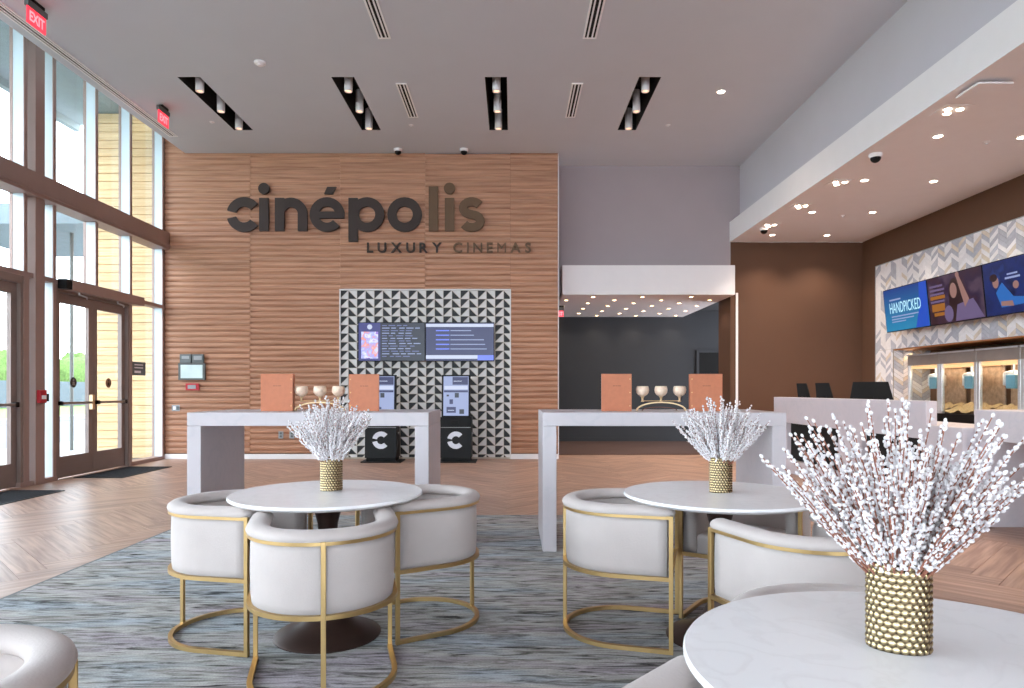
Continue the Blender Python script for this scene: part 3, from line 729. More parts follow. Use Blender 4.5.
MB().box(XL+.002, 9.50, 2.63, XL+.13, 11.36, 2.775).build('cover', M['frame'], opr, bevel=.006)
MB().box(XL+.002, 9.37, 2.635, XL+.125, 9.50, 2.77).build('end_cap', M['black'], opr, bevel=.006)
for yy in (9.75, 10.7):
    MB().tube([(XL+.06, yy, 2.63), (XL+.06, yy, 2.60), (XL+.03, yy+.22, 2.59), (XL-.04, yy+.34, 2.58)], .012, 6).build('closer_arm', M['steel'], opr)
ps = empty('pull_station', (XL+.06, 9.0, 1.06), 0, 'red fire pull station on the bronze column by the entrance', 'alarm')
MB().box(XL+.03, 8.92, 1.07, XL+.075, 9.05, 1.24).build('body', M['red'], ps, bevel=.006)
MB().box(XL+.075, 8.95, 1.12, XL+.088, 9.02, 1.17).build('pull_handle', M['white'], ps)
MB().box(XL+.03, 9.055, 1.09, XL+.07, 9.10, 1.19).build('side_bracket', M['black'], ps)
pq = empty('glass_plaque', (XG, 11.65, 1.45), 0, 'square grey notice plaque stuck on the sidelight glass', 'sign')
MB().box(XG+.0065, 11.48, 1.49, XG+.012, 11.90, 1.72).build('plate', M['greydk'], pq)
MB().box(XG+.012, 11.55, 1.53, XG+.013, 11.75, 1.57).box(XG+.012, 11.55, 1.61, XG+.013, 11.82, 1.63).box(XG+.012, 11.55, 1.66, XG+.013, 11.82, 1.68).build('print', M['white'], pq)

# rear glazing behind the camera (the lobby's other window front)
wr = empty('wall_rear', (0, YF, 0), 0, 'rear glazed wall of the lobby', kind='structure')
for i in range(9):
    x = -6.4+i*1.63; MB().box(x-.03, YF-.1, 0, x+.03, YF+.08, ZP).build('mullion', M['frame'], wr)
MB().box(-6.46, YF-.1, 3.76, XR+.1, YF+.1, 4.06).build('beam', M['frame'], wr)
for i in range(8):
    x = -6.4+i*1.63
    for a, b in ((.0, 3.76), (4.06, ZP)): MB().box(x+.03, YF-.006, a, x+1.6, YF+.006, b).build('pane', M['glass'], wr)

# ------------------------------------------------------------------ grey upper wall, corridor, brown walls, soffit
ZK0, ZK1 = PZ(294.6, 12.6), PZ(265.2, 12.6)
struct('wall_upper', MB().box(.83, DG, ZK0+.05, PX(730.5, DG), DG+.12, ZC).box(PX(730.5, DG), DG, ZS+.001, XB+.1, DG+.12, ZC), pm('taupe_grey_paint', (170, 158, 161), .85, var=.015, scale=2), 'grey painted wall above the corridor canopy')
KX0, KX1 = PX(562.4, 12.6), PX(735, 12.6)
struct('ceiling_canopy', MB().box(KX0, 12.6, ZK0, KX1, DK, ZK1), M['white'], 'white dropped canopy with small downlights over the dark corridor')
struct('wall_corridor_left', MB().box(.70, DB+.66, 0, .83, DK, 3.7), M['charcoal'])
struct('wall_corridor_end', MB().box(.2, DK, 0, XR+.4, DK+.15, 3.7), M['charcoal'], 'dark charcoal wall at the end of the corridor')
struct('ceiling_corridor', MB().box(KX1, DG+.13, 3.15, XR+.4, DK, 3.25).box(.83, DG+.13, 3.15, KX0, DK, 3.25), M['charcoal'])
XW = PX(730.5, DG)
wbn = struct('wall_brown', MB().box(XW, DG, 0, XR+.02, DG+.75, ZS), M['brown'], 'brown painted wall beside the corridor')
MB().box(PX(735.6, DG), DG-.02, 0, PX(737.8, DG), DG-.0005, PZ(293, DG)).build('trim_2', M['white'], kind='structure')
dr = empty('door_3', (5.0, DK, 0), 0, 'black door at the end of the dark corridor', kind='structure')
MB().box(4.50, DK-.03, 0, 5.45, DK-.001, 2.14).build('door_leaf', M['blackmatte'], dr)
MB().box(4.44, DK-.04, 0, 4.50, DK-.001, 2.20).box(5.45, DK-.04, 0, 5.51, DK-.001, 2.20).box(4.50, DK-.04, 2.14, 5.45, DK-.001, 2.20).build('door_frame', M['charcoal'], dr)
MB().cyl((4.58, DK-.08, 1.0), (4.70, DK-.08, 1.0), .012).build('door_handle', M['steeldk'], dr)
struct('floor_corridor', MB().box(.84, DG+.05, .0005, XW-.001, DK-.03, .008), pm('corridor_dark_sheet', (74, 50, 42), .95, var=.15, scale=30), 'dark brown sheet darkening the corridor floor')  # thin dark sheet added to turn the corridor floor darker
struct('baseboard_corridor', MB().box(.84, DK-.02, 0, 4.43, DK-.001, .1), M['charcoal'])
struct('wall_bulkhead', MB().box(XB, YF, 4.43, XB+.12, DG+.02, ZC), M['greywall'], 'grey bulkhead wall above the white soffit edge')
XF = PX(729.5, DG)
struct('ceiling_soffit', MB().box(XF, YF, ZS, XR+.05, DG-.001, 4.43), [M['white']], 'white lowered ceiling over the concession counter')
DOWN = []
for x, y in ((938, 136), (1022, 137), (864.5, 180), (933.5, 181), (812, 212), (872.5, 212), (772.5, 234.7), (827, 235)):
    d = (ZS-H)*F/(HZ-y); DOWN.append((PX(x, d), d))
for y0 in (5.6, 3.9): DOWN += [(4.9, y0), (5.8, y0)]
canm = emat('canopy_lens', (255, 206, 150), 22)
lensm = emat('downlight_lens', (255, 232, 204), 30)
def downlight(x, y, z, label, group, r=.065, power=0, lens=None):
    t = empty('recessed_downlight', (x, y, z), 0, label, 'downlight', group)
    MB().lathe([(r, -.0005), (r, -.008), (r*.8, -.010), (r*.72, -.004), (r*.72, -.0005)], 18, (x, y, z)).build('trim_ring', M['white'], t, smooth=True)
    MB().lathe([(.001, -.006), (r*.70, -.006), (r*.70, -.002), (.001, -.002)], 14, (x, y, z)).build('lens', lens or lensm, t)
    if power: spot((x, y, z-.03), power, WARM, 2.0, .8, .04, parent=t)
    return t
for i, (x, y) in enumerate(DOWN):
    nm = ('left', 'right')[i % 2]; rw = ('nearest', 'third', 'second', 'farthest')[i//2] if i < 8 else None
    downlight(x, y, ZS, 'small round lit downlight, %s one of the %s pair in the soffit' % (nm, rw) if rw else 'small round soffit downlight %s, beyond the right edge of view' % ('towards the lobby', 'towards the wall', 'nearer the camera', 'nearest the wall and camera')[i-8], 'round soffit downlights', .062, 75)
for i, (x, y) in enumerate(((951.6, 110), (839, 182.5), (800.6, 206), (770, 225))):
    d = (ZS-H)*F/(HZ-y); X = PX(x, d)
    t = empty('multi_lamp_downlight', (X, d, ZS), 0, 'square triple-lamp downlight along the soffit edge, %s from the camera' % ['nearest', 'second', 'third', 'farthest'][i], 'downlight', 'triple soffit downlights')
    MB().box(X-.14, d-.14, ZS-.008, X+.14, d+.14, ZS-.0005).build('frame', M['white'], t, bevel=.003)
    for a in (90, 210, 330):
        ax, ay = X+.07*math.cos(math.radians(a)), d+.07*math.sin(math.radians(a))
        MB().lathe([(.001, -.014), (.03, -.014), (.032, -.0085), (.001, -.0085)], 12, (ax, ay, ZS)).build('lamp', lensm, t)
    spot((X, d, ZS-.05), 95, WARM, 2.0, .8, .06, parent=t)
d = (ZC-H)*F/(HZ-91.5)
downlight(PX(721, d), d, ZC, 'single small lit downlight in the grey main ceiling', None, .07, 40)
row = 0
for k in range(8):
    y_ = 12.88+.462*k
    for c_, x_ in enumerate((1.53, 2.46, 3.38) if k % 2 == 0 else (1.06, 2.0, 2.92, 3.86)):
        downlight(x_, y_, ZK0, 'tiny warm canopy downlight, %s from the left in the %s row from the front' % (('first', 'second', 'third', 'fourth')[c_], ('first', 'second', 'third', 'fourth', 'fifth', 'sixth', 'seventh', 'eighth')[k]), 'canopy downlights', .05, 9, canm)
# dome cameras, access point, sprinklers, detectors
def dome(x, y, z, label):
    t = empty('dome_camera', (x, y, z), 0, label, 'camera', 'dome cameras')
    MB().lathe([(.075, -.0005), (.075, -.03), (.065, -.045), (.02, -.045)], 24, (x, y, z)).build('base', M['white'], t, smooth=True)
    MB().lathe([(.06*math.cos(a), -.0455-.06*math.sin(a)) for a in [PI/2*i/6 for i in range(6)]]+[(.004, -.105)], 20, (x, y, z)).build('dome', M['black'], t, smooth='all')
for x, y, lb in ((875.6, 154, 'white dome camera with black lens on the soffit, nearer one'), (764, 228, 'white dome camera with black lens on the soffit, farther one')):
    d = (ZS-H)*F/(HZ-y); dome(PX(x, d), d, ZS, lb)
for x, lb in ((398, 'small dome camera on the ceiling above the slatted wall, left one'), (464, 'small dome camera on the ceiling above the slatted wall, right one')):
    d = (ZC-H)*F/(HZ-149); dome(PX(x, d), d, ZC, lb)
d = (ZS-H)*F/(HZ-86); X = PX(984, d)
ap = empty('ceiling_speaker', (X, d, ZS), 0, 'flat white square access point hanging under the soffit', 'access point')
MB().box(X-.16, d-.16, ZS-.05, X+.16, d+.16, ZS-.03).build('plate', M['white'], ap, bevel=.006)
MB().box(X-.05, d-.05, ZS-.03, X+.05, d+.05, ZS-.0005).build('mount', M['white'], ap)
def sprinkler(x, y, z, label, group):
    t = empty('sprinkler_head', (x, y, z), 0, label, 'sprinkler', group)
    MB().lathe([(.04, -.0005), (.04, -.006), (.012, -.01), (.012, -.02)], 16, (x, y, z)).build('escutcheon', M['white'], t, smooth=True)
    MB().lathe([(.018, -.0205), (.018, -.024), (.003, -.026)], 12, (x, y, z)).build('deflector', M['steel'], t)
for x, y, wh in ((212, 122, 'beside the leftmost trough'), (411, 125, 'right of the second trough'), (668, 125, 'right of the rightmost trough')):
    d = (ZC-H)*F/(HZ-y); sprinkler(PX(x, d), d, ZC, 'tiny white sprinkler head in the main ceiling '+wh, 'main ceiling sprinklers')
for x, y, wh in ((986.7, 142, 'nearer'), (843, 215.7, 'farther')):
    d = (ZS-H)*F/(HZ-y); sprinkler(PX(x, d), d, ZS, 'tiny white sprinkler head in the soffit, the %s one' % wh, 'soffit sprinklers')
d = (ZC-H)*F/(HZ-62); X = PX(260, d)
sd = empty('smoke_detector', (X, d, ZC), 0, 'white round smoke detector in the ceiling right of the leftmost trough', 'detector')
MB().lathe([(.075, -.0005), (.075, -.02), (.055, -.035)], 24, (X, d, ZC)).build('base', M['white'], sd, smooth=True)
MB().lathe([(.04, -.0355), (.04, -.045), (.02, -.055)], 20, (X, d, ZC)).build('sensor_cap', M['white'], sd, smooth=True)

# exit signs hung along the glazing
def exit_sign(x, y, z, label, w=.31, h=.18, turn=True):
    t = empty('exit_sign', (x, y, z), PI/2 if turn else 0, label, 'exit sign', 'red exit signs')
    # local: x along the face, front towards -y
    MB().box(-.08, -.03, -.035, .10, .03, 0).build('canopy_mount', M['black'], t, local=True, bevel=.004)
    MB().box(-w/2, -.025, -.10, w/2, .025, -.035).build('housing', M['greydk'], t, local=True, bevel=.004)
    pl = MB().box(-w/2+.01, -.008, -.10-h, w/2-.01, .008, -.10).build('lit_panel', M['exitred'], t, local=True)
    me = text_mesh('EXIT', .16, .0008, .004, M['exitwht']); b = bounds(me)
    for v in me.vertices:
        u, q = v.co.x-(b[0]+b[1])/2, v.co.y-(b[2]+b[3])/2
        v.co = (u*w*.76/(b[1]-b[0]), -.0095-v.co.z, -.10-h/2+q*h*5.2)
    link('letters', me, pl)
    return t
exit_sign(-5.24, 7.52, ZC, 'red exit sign hanging from the ceiling at the top left corner')
exit_sign(-5.24, 10.26, ZC, 'red exit sign hanging near the slatted wall by the glazing')
exit_sign(.935, 13.6, 2.92, 'tiny red exit sign inside the corridor beside the timber wall edge', .20, .12, False)

# ------------------------------------------------------------------ right wall with chevron tiles and warmer niche
NY0, NY1, NZa, NZb, NXD = 6.4, 11.92, .68, 1.95, 7.30
wrt = struct('wall_right', MB().box(XR+.012, YF, NZb, XR+.7, DG, ZS).box(XR+.012, NY1, 0, XR+.7, DG, NZb).box(XR+.012, YF, 0, XR+.7, NY0, NZb).box(XR+.012, NY0, 0, XR+.7, NY1, NZa).box(NXD, NY0, NZa, XR+.7, NY1, NZb), M['brown'], 'brown painted wall behind the concession counter')
MB().box(XR+.014, NY0, NZb-.02, NXD, NY1, NZb-.001).build('niche_soffit', M['copper'], wrt)
TYF = 12.47; TZT = 3.49
cp = empty('chevron_cladding', (XR+.012, 10, .9), 0, 'grey and white chevron tile cladding'); cp.parent = wrt
MB().box(XR+.004, 6.5, NZb, XR+.011, TYF, TZT).box(XR+.004, NY1, .9, XR+.011, TYF, NZb).build('grout_bed', M['grout'], cp)
MB().box(XR-.012, 6.5, TZT, XR+.012, TYF+.012, TZT+.012).box(XR-.012, TYF, .9, XR+.012, TYF+.012, TZT).build('edge_trim', M['greydev'], cp)
cw, cs, cz = .165, .108, .070
cmats = [M['chev_w'], M['chev_g'], M['chev_b']]
rnd = random.Random(8)
cand = []; restc = MB()
ncol = int((TYF-6.5)/cw)+2
for i in range(ncol):
    y1 = TYF-i*cw; y0 = y1-cw
    up = i % 2
    for j in range(-3, 40):
        z = .9+j*cz
        za_, zb_ = (z, z+cs) if up else (z+cs, z)
        g = .003
        poly = [(y0+g, za_+g), (y1-g, zb_+g), (y1-g, zb_+cz-g), (y0+g, za_+cz-g)]
        mi = (0, 1, 0, 1, 0, 0, 1, 2)[(j*3+i*5+rnd.randint(0, 2)) % 8]
        pieces = [clip_poly(poly, 6.5, NZb+.004, TYF, TZT-.002)]
        if y1 > NY1: pieces.append(clip_poly(poly, NY1+.004, .9, TYF, NZb-.001))
        for p_ in pieces:
            if len(p_) < 3 or area(p_) < 2e-4: continue
            cand.append((p_, mi, up, abs(area(p_)-area(poly)) < 1e-7, y0, z))
vis = [c for c in cand if c[3] and 512+XR*F/c[4] < 1040]
vis.sort(key=lambda c: c[4]); pick = set(id(c) for c in vis[:280])
cme = {}
for c in cand:
    p_, mi, up, fullc, y0, z = c
    if id(c) in pick:
        if (mi, up) not in cme:
            g = .003; za_, zb_ = (0, cs) if up else (cs, 0)
            cme[(mi, up)] = MB().prism([(g, za_+g), (cw-g, zb_+g), (cw-g, zb_+cz-g), (g, za_+cz-g)], yz, -.010, .0).mesh('tile', cmats[mi])
        o = link('tile', cme[(mi, up)], cp); o.location = (XR+.004-cp.location.x, y0-cp.location.y, z-cp.location.z)
    else: restc.prism(p_, yz, XR-.006, XR+.004, mi)
restc.build('tile_field', cmats, cp, kind='stuff')
side = MB()     # chevron tiles on the far reveal of the niche
for i in range(4):
    x0 = XR+.014+i*cw; up = i % 2
    for j in range(-3, 30):
        z = NZa+j*cz; za_, zb_ = (z, z+cs) if up else (z+cs, z); g = .003
        p_ = clip_poly([(x0+g, za_+g), (x0+cw-g, zb_+g), (x0+cw-g, zb_+cz-g), (x0+g, za_+cz-g)], XR+.014, NZa, NXD-.002, NZb-.021)
        if len(p_) >= 3 and area(p_) > 2e-4: side.prism(p_, xz, NY1-.010, NY1-.0005, (0, 1, 0, 2, 1)[(j*2+i*3) % 5])
side.build('reveal_tiles', cmats, cp, kind='stuff')

# menu screens
def menu_screen(ya, label):
    t = empty('menu_screen', (0, 0, 0), 0, label, 'screen', 'menu screens over the warmers')
    wd, hg = 1.215, .715
    up = Vector((-.07, 0, .71)).normalized(); rx = Vector((0, -1, 0)); ny = up.cross(rx)
    m = Matrix((rx, ny, up)).transposed().to_4x4(); m.translation = Vector((6.37, ya, 2.21))
    t.matrix_world = m
    MB().box(0, 0, 0, wd, .06, hg).build('housing', M['black'], t, local=True, bevel=.004)
    MB().box(.45, .06, .25, .75, .25, .45).build('wall_bracket', M['black'], t, local=True)
    return t, wd, hg
def lay(t, name, mat, shapes, y0, y1):
    mb = MB()
    for s_ in shapes: mb.prism(s_, xz, y0, y1)
    return mb.build(name, mat, t, local=True)
RR = lambda a, b, c, d: [(a, b), (c, b), (c, d), (a, d)]
t, wd, hg = menu_screen(11.60, 'blue menu screen reading handpicked, leftmost of the three')
gm, nt, b = newmat('screen_blue_blend'); N = nt.nodes.new; Lk = nt.links.new
tc = N('ShaderNodeTexCoord'); sx = N('ShaderNodeSeparateXYZ'); Lk(tc.outputs['Object'], sx.inputs[0])
mr = N('ShaderNodeMapRange'); mr.inputs[2].default_value = .715; Lk(sx.outputs[2], mr.inputs[0])
rp = N('ShaderNodeValToRGB'); Lk(mr.outputs[0], rp.inputs[0]); rp.color_ramp.elements[0].color = (*lin((30, 150, 200)), 1); rp.color_ramp.elements[1].color = (*lin((24, 66, 150)), 1)
Lk(rp.outputs[0], b.inputs['Emission Color']); b.inputs['Base Color'].default_value = (.004, .004, .005, 1); setin(b, 'Emission Strength', .6)
pn_ = lay(t, 'panel', gm, [RR(.012, .012, wd-.012, hg-.012)], -.003, -.0005)
lay(pn_, 'corner_wedge', E['royal'], [[(.85, .014), (wd-.014, .014), (wd-.014, hg-.014), (1.02, hg-.014), (.98, .30)]], -.005, -.003)
me = text_mesh('HANDPICKED', .2, .0008, .0, E['sky']); bb = bounds(me)
for v in me.vertices: v.co = (.17+(v.co.x-bb[0])*.86/(bb[1]-bb[0]), -.0055-v.co.z, .30+(v.co.y-bb[2])*.175/(bb[3]-bb[2]))
link('headline', me, pn_)
lay(pn_, 'small_print', E['pale'], [RR(.18, .51, .50, .535), RR(.20, .235, .95, .255), RR(.20, .19, .82, .208), RR(.20, .15, .6, .166)], -.005, -.003)
t, wd, hg = menu_screen(11.60-1.222, 'menu screen with amber lettering and long-haired figure, middle of three')
pn_ = lay(t, 'panel', picmat('menu_backdrop', [(40, 22, 34), (74, 44, 60), (52, 34, 70), (96, 74, 96)], 3, .5, 5), [RR(.012, .012, wd-.012, hg-.012)], -.003, -.0005)
lay(pn_, 'hair', E['hair'], [circ(.62, .42, .13, 20, .22), [(.5, .4), (.74, .4), (.86, .03), (.44, .03)]], -.005, -.003)
lay(pn_, 'garment', E['lilac'], [[(.66, .25), (1.0, .30), (wd-.02, .02), (.60, .02)], circ(.46, .14, .10, 16, .12)], -.006, -.005)
lay(pn_, 'face', E['skin'], [circ(.60, .46, .075, 20, .11), [(.82, .20), (.92, .30), (.74, .66), (.68, .66)], circ(.71, .67, .04)], -.0075, -.006)
lay(pn_, 'headline', E['lilac'], [RR(.06, .56, .36, .59), RR(.06, .50, .40, .53), RR(.06, .44, .38, .47), RR(.06, .33, .38, .36)], -.005, -.003)
lay(pn_, 'price_block', E['amber'], [RR(.06, .38, .40, .43), RR(.08, .20, .38, .31), RR(.12, .13, .36, .18)], -.005, -.003)
t, wd, hg = menu_screen(11.60-2.444, 'blue menu screen with reclining figure, cut by the right edge')
pn_ = lay(t, 'panel', picmat('menu_backdrop_blue', [(14, 22, 70), (26, 50, 120), (20, 36, 96), (44, 90, 170)], 3, .55, 9), [RR(.012, .012, wd-.012, hg-.012)], -.003, -.0005)
lay(pn_, 'figure_shirt', E['shirt'], [[(.22, .30), (.34, .42), (.52, .22), (.95, .16), (1.15, .34), (1.15, .12), (.30, .10)]], -.005, -.003)
lay(pn_, 'figure_face', E['skin'], [circ(.23, .44, .055, 18, .08), [(.30, .12), (.52, .10), (.50, .17), (.30, .18)], circ(.58, .36, .05)], -.007, -.005)
lay(pn_, 'figure_hair', E['hair'], [circ(.20, .50, .07, 16, .05)], -.009, -.007)
lay(pn_, 'small_print', E['pale'], [RR(.40, .45, .66, .475), RR(.44, .50, .62, .52), RR(.86, .56, 1.1, .585), RR(.84, .62, 1.12, .64)], -.005, -.003)
for k_ in range(1):
    t, wd, hg = menu_screen(11.60-3.666, 'dark blue menu screen beyond the right edge of the photograph')
    lay(t, 'panel', E['deep'], [RR(.012, .012, wd-.012, hg-.012)], -.003, -.0005)

# popcorn warmers in the niche
MB().box(XR-.02, NY0, NZa-.05, XR+.014, NY1, NZa).build('niche_sill', M['steeldk'], wrt)
XM = 6.80
def warmer(y1, label):
    y0 = y1-.862
    t = empty('popcorn_warmer', ((XM+NXD)/2, (y0+y1)/2, NZa), 0, label, 'warmer', 'popcorn warmers')
    x1 = NXD-.02
    MB().box(XM, y0, NZa, x1, y1, .87).build('base_cabinet', M['black'], t, bevel=.006)
    MB().box(XM-.005, y0, 1.655, x1, y1, 1.815).build('header', M['steeldk'], t, bevel=.006)
    MB().box(XM-.03, y0+.01, 1.815, x1, y1-.01, 1.84).build('cap', M['steel'], t)
    for y_ in (y0, y1-.055): MB().box(XM, y_, .87, XM+.05, y_+.055, 1.655).build('post', M['steel'], t, bevel=.004)
    MB().box(x1-.02, y0+.056, .87, x1, y1-.056, 1.655).build('back_panel', M['warmback'], t)
    MB().box(XM+.012, y0+.056, .875, XM+.018, y1-.056, 1.65).build('pane', M['glass'], t)
    ym = (y0+y1)/2
    kt = MB().lathe([(.10, 1.30), (.13, 1.31), (.13, 1.47), (.11, 1.50), (.02, 1.52)], 20, (XM+.26, ym+.04, 0)).build('kettle', M['steel'], t, smooth=True)
    MB().cyl((XM+.26, ym+.04, 1.52), (XM+.26, ym+.04, 1.654), .015).build('hanger', M['steel'], kt)
    MB().box(XM+.08, ym-.22, 1.26, XM+.20, ym-.04, 1.45).build('control_box', pm('control_blue', (120, 168, 190), .3), t, bevel=.008)
    MB().cyl((XM+.13, ym-.13, 1.45), (XM+.13, ym-.13, 1.654), .012).build('control_stem', M['steel'], t)
    MB().box(XM+.03, y0+.06, 1.60, XM+.40, y1-.06, 1.65).build('heat_lamp', M['heat'], t)
    pc = MB(); rr = random.Random(int(y1*100))
    nx, ny_ = 10, 16
    gv = []
    for i in range(nx+1):
        for j in range(ny_+1):
            gv.append((XM+.03+(x1-.03-XM-.03)*i/nx, y0+.065+(.862-.13)*j/ny_, .90+.12*i/nx+.02*math.sin(j*.9)+rr.uniform(-.012, .015)))
    f = [(i*(ny_+1)+j, (i+1)*(ny_+1)+j, (i+1)*(ny_+1)+j+1, i*(ny_+1)+j+1) for i in range(nx) for j in range(ny_)]
    pc.add(gv, f)
    pc.build('popcorn_heap', M['popcorn'], t, kind='stuff')
    l = bpy.data.lights.new('warmer_light', 'AREA'); l.energy = 2.2; l.color = (1, .80, .58); l.shape = 'RECTANGLE'; l.size = .3; l.size_y = .6
    lo = bpy.data.objects.new('warmer_light', l); COL.objects.link(lo); lo.parent = t; lo.location = (0, 0, 1.59-NZa)
for i, lb in enumerate(('lit glass popcorn warmer cabinet, farthest from the camera', 'lit glass popcorn warmer cabinet, second from the far end', 'lit glass popcorn warmer cabinet, third from the far end', 'lit glass popcorn warmer cabinet cut by the right edge')):
    warmer(11.73-i*.87, lb)
spot((XR+.3, 11.84, NZb-.04), 6, (1, .75, .45), 2.4, .8, .05)

# ------------------------------------------------------------------ concession counters
XC = 4.15
ct = empty('service_counter', (XC+.3, 8.8, 0), 0, 'white stone service counter with dark recessed bays along its front', 'counter')
MB().box(XC, 6.84, .745, XC+.11, 10.82, 1.13).build('top_fascia', M['stonegrey'], ct, bevel=.004)
MB().box(XC+.111, 6.84, .85, XC+.62, 10.82, .89).build('work_top', M['stone'], ct, bevel=.004)
MB().box(XC, 6.84, 0, XC+.62, 10.82, .20).build('plinth', M['stonegrey'], ct, bevel=.004)
for a, b in ((10.30, 10.82), (8.10, 8.69), (6.84, 6.92)): MB().box(XC, a, .20, XC+.0595, b, .744).build('front_panel', M['stonegrey'], ct)
MB().box(XC+.06, 6.92, .20, XC+.62, 10.30, .744).build('bay_lining', M['blackmatte'], ct)
lc = empty('low_counter', (XC+.3, 6.55, 0), 0, 'lower pale counter section between the tall counter and the end block', 'counter')
MB().box(XC, 6.29, 0, XC+.62, 6.838, .855).build('body', M['stonegrey'], lc, bevel=.004)
MB().box(XC-.01, 6.285, .855, XC+.63, 6.838, .89).build('top', M['stone'], lc, bevel=.004)
ec = empty('end_counter', (5.0, 5.8, 0), 0, 'white stone counter end with thick overhanging top at the right edge', 'counter')
MB().box(4.25, 4.6, .79, 5.3, 6.28, 1.06).build('thick_top', M['stone'], ec, bevel=.006)
MB().box(4.30, 6.17, 0, 5.3, 6.28, .789).build('end_panel', M['stonegrey'], ec, bevel=.004)
MB().box(4.30, 4.6, 0, 5.3, 4.71, .789).build('end_panel', M['stonegrey'], ec, bevel=.004)
def pos(x, y, w, rz, label, lean=.10):
    t = empty('point_of_sale_terminal', (x, y, .89), math.radians(rz), label, 'till', 'tills on the counter')
    MB().box(-.08, -.10, .001, .12, .10, .015).build('base', M['blackmatte'], t, bevel=.004, local=True)
    MB().hexa([(.03, -.03, .015), (.07, -.03, .015), (.07, .03, .015), (.03, .03, .015)], [(-.01, -.03, .32), (.03, -.03, .32), (.03, .03, .32), (-.01, .03, .32)]).build('neck', M['blackmatte'], t, local=True)
    h = w/2
    MB().hexa([(.03, -h, .20), (.06, -h, .20), (.06, h, .20), (.03, h, .20)], [(.03-lean, -h*.78, .452), (.06-lean, -h*.78, .452), (.06-lean, h*.78, .452), (.03-lean, h*.78, .452)]).build('screen_back', M['blackmatte'], t, bevel=.006, local=True)
    MB().box(.075, -.05, .015, .16, .05, .07).build('card_reader', M['blackmatte'], t, local=True)
pos(4.46, 10.45, .20, 40, 'black till screen at the far end of the service counter')
pos(4.47, 9.78, .25, 40, 'black till screen second from the far end of the counter')
pos(4.47, 8.50, .50, 55, 'black till screen nearest on the service counter')

# ------------------------------------------------------------------ bar tables
def bar_table(x0, x1, label):
    y0, y1, zt, th = 5.19, 6.04, 1.069, .103
    t = empty('bar_table', ((x0+x1)/2, (y0+y1)/2, ZR), 0, label, 'table', 'white waterfall bar tables')
    MB().box(x0, y0, zt-th, x1, y1, zt).build('tabletop', M['stone'], t, bevel=.004)
    MB().box(x0, y0, ZR, x0+.106, y1, zt-th-.0005).build('panel_leg', M['stone'], t, bevel=.004)
    MB().box(x1-.106, y0, ZR, x1, y1, zt-th-.0005).build('panel_leg', M['stone'], t, bevel=.004)
bar_table(-2.472, -.633, 'tall white waterfall bar table on the left, before the slatted wall')
bar_table(.233, 2.086, 'tall white waterfall bar table on the right, before the dark corridor')
ZT = 1.069
def menu(x, d, w, h, rot, flip, label):
    t = empty('menu_folder', (x, d, ZT), rot, label, 'menu folder', 'leather menu folders on the bar tables')
    s = -1 if flip else 1
    MB().box(-w/2, -.006, 0, w/2, 0, h).build('front_cover', M['leather'], t, local=True, bevel=.002)
    a = .25; ca, sa = math.cos(a), math.sin(a)
    xh = -s*w/2
    MB().hexa([(xh, .002, 0), (xh+s*w*ca, .002+w*sa, 0), (xh+s*w*ca, .008+w*sa, 0), (xh, .008, 0)], [(xh, .002, h), (xh+s*w*ca, .002+w*sa, h), (xh+s*w*ca, .008+w*sa, h), (xh, .008, h)]).build('back_cover', M['leather'], t, local=True)
    MB().hexa([(xh, .0015, .004), (xh+s*w*.97*math.cos(.1), .0015+w*.97*math.sin(.1), .004), (xh+s*w*.97*math.cos(.1), .003+w*.97*math.sin(.1), .004), (xh, .003, .004)], [(xh, .0015, h-.005), (xh+s*w*.97*math.cos(.1), .0015+w*.97*math.sin(.1), h-.005), (xh+s*w*.97*math.cos(.1), .003+w*.97*math.sin(.1), h-.005), (xh, .003, h-.005)]).build('page', pm('menu_paper', (226, 220, 210), .8), t, local=True)
    for k in range(3):
        z = h*(.14+.36*k)
        MB().cyl((s*(w/2-.014), -.010, z), (s*(w/2-.014), -.006, z), .005, n=10).build('stud', M['stud'], t, local=True)
    eb_ = MB(); 
    for q, (a_, b_) in enumerate(((-.03, -.012), (-.008, .004), (.008, .035))): eb_.box(a_, -.0068, h*.67, b_, -.006, h*.685)
    eb_.build('embossed_line', M['leatherdk'], t, local=True)
    return t
dm = 5.55
menu(PX(277, dm), dm, .262, .302, .0, False, 'tan leather menu folder at the left end of the left bar table')
menu(PX(364, dm), dm, .245, .300, .0, True, 'tan leather menu folder overlapping the tile panel on the left bar table')
menu(PX(616.5, dm), dm, .245, .302, .0, False, 'tan leather menu folder on the right bar table, left of the cups')
menu(PX(706.2, dm), dm, .262, .302, .0, True, 'tan leather menu folder on the right bar table behind the willow vase')
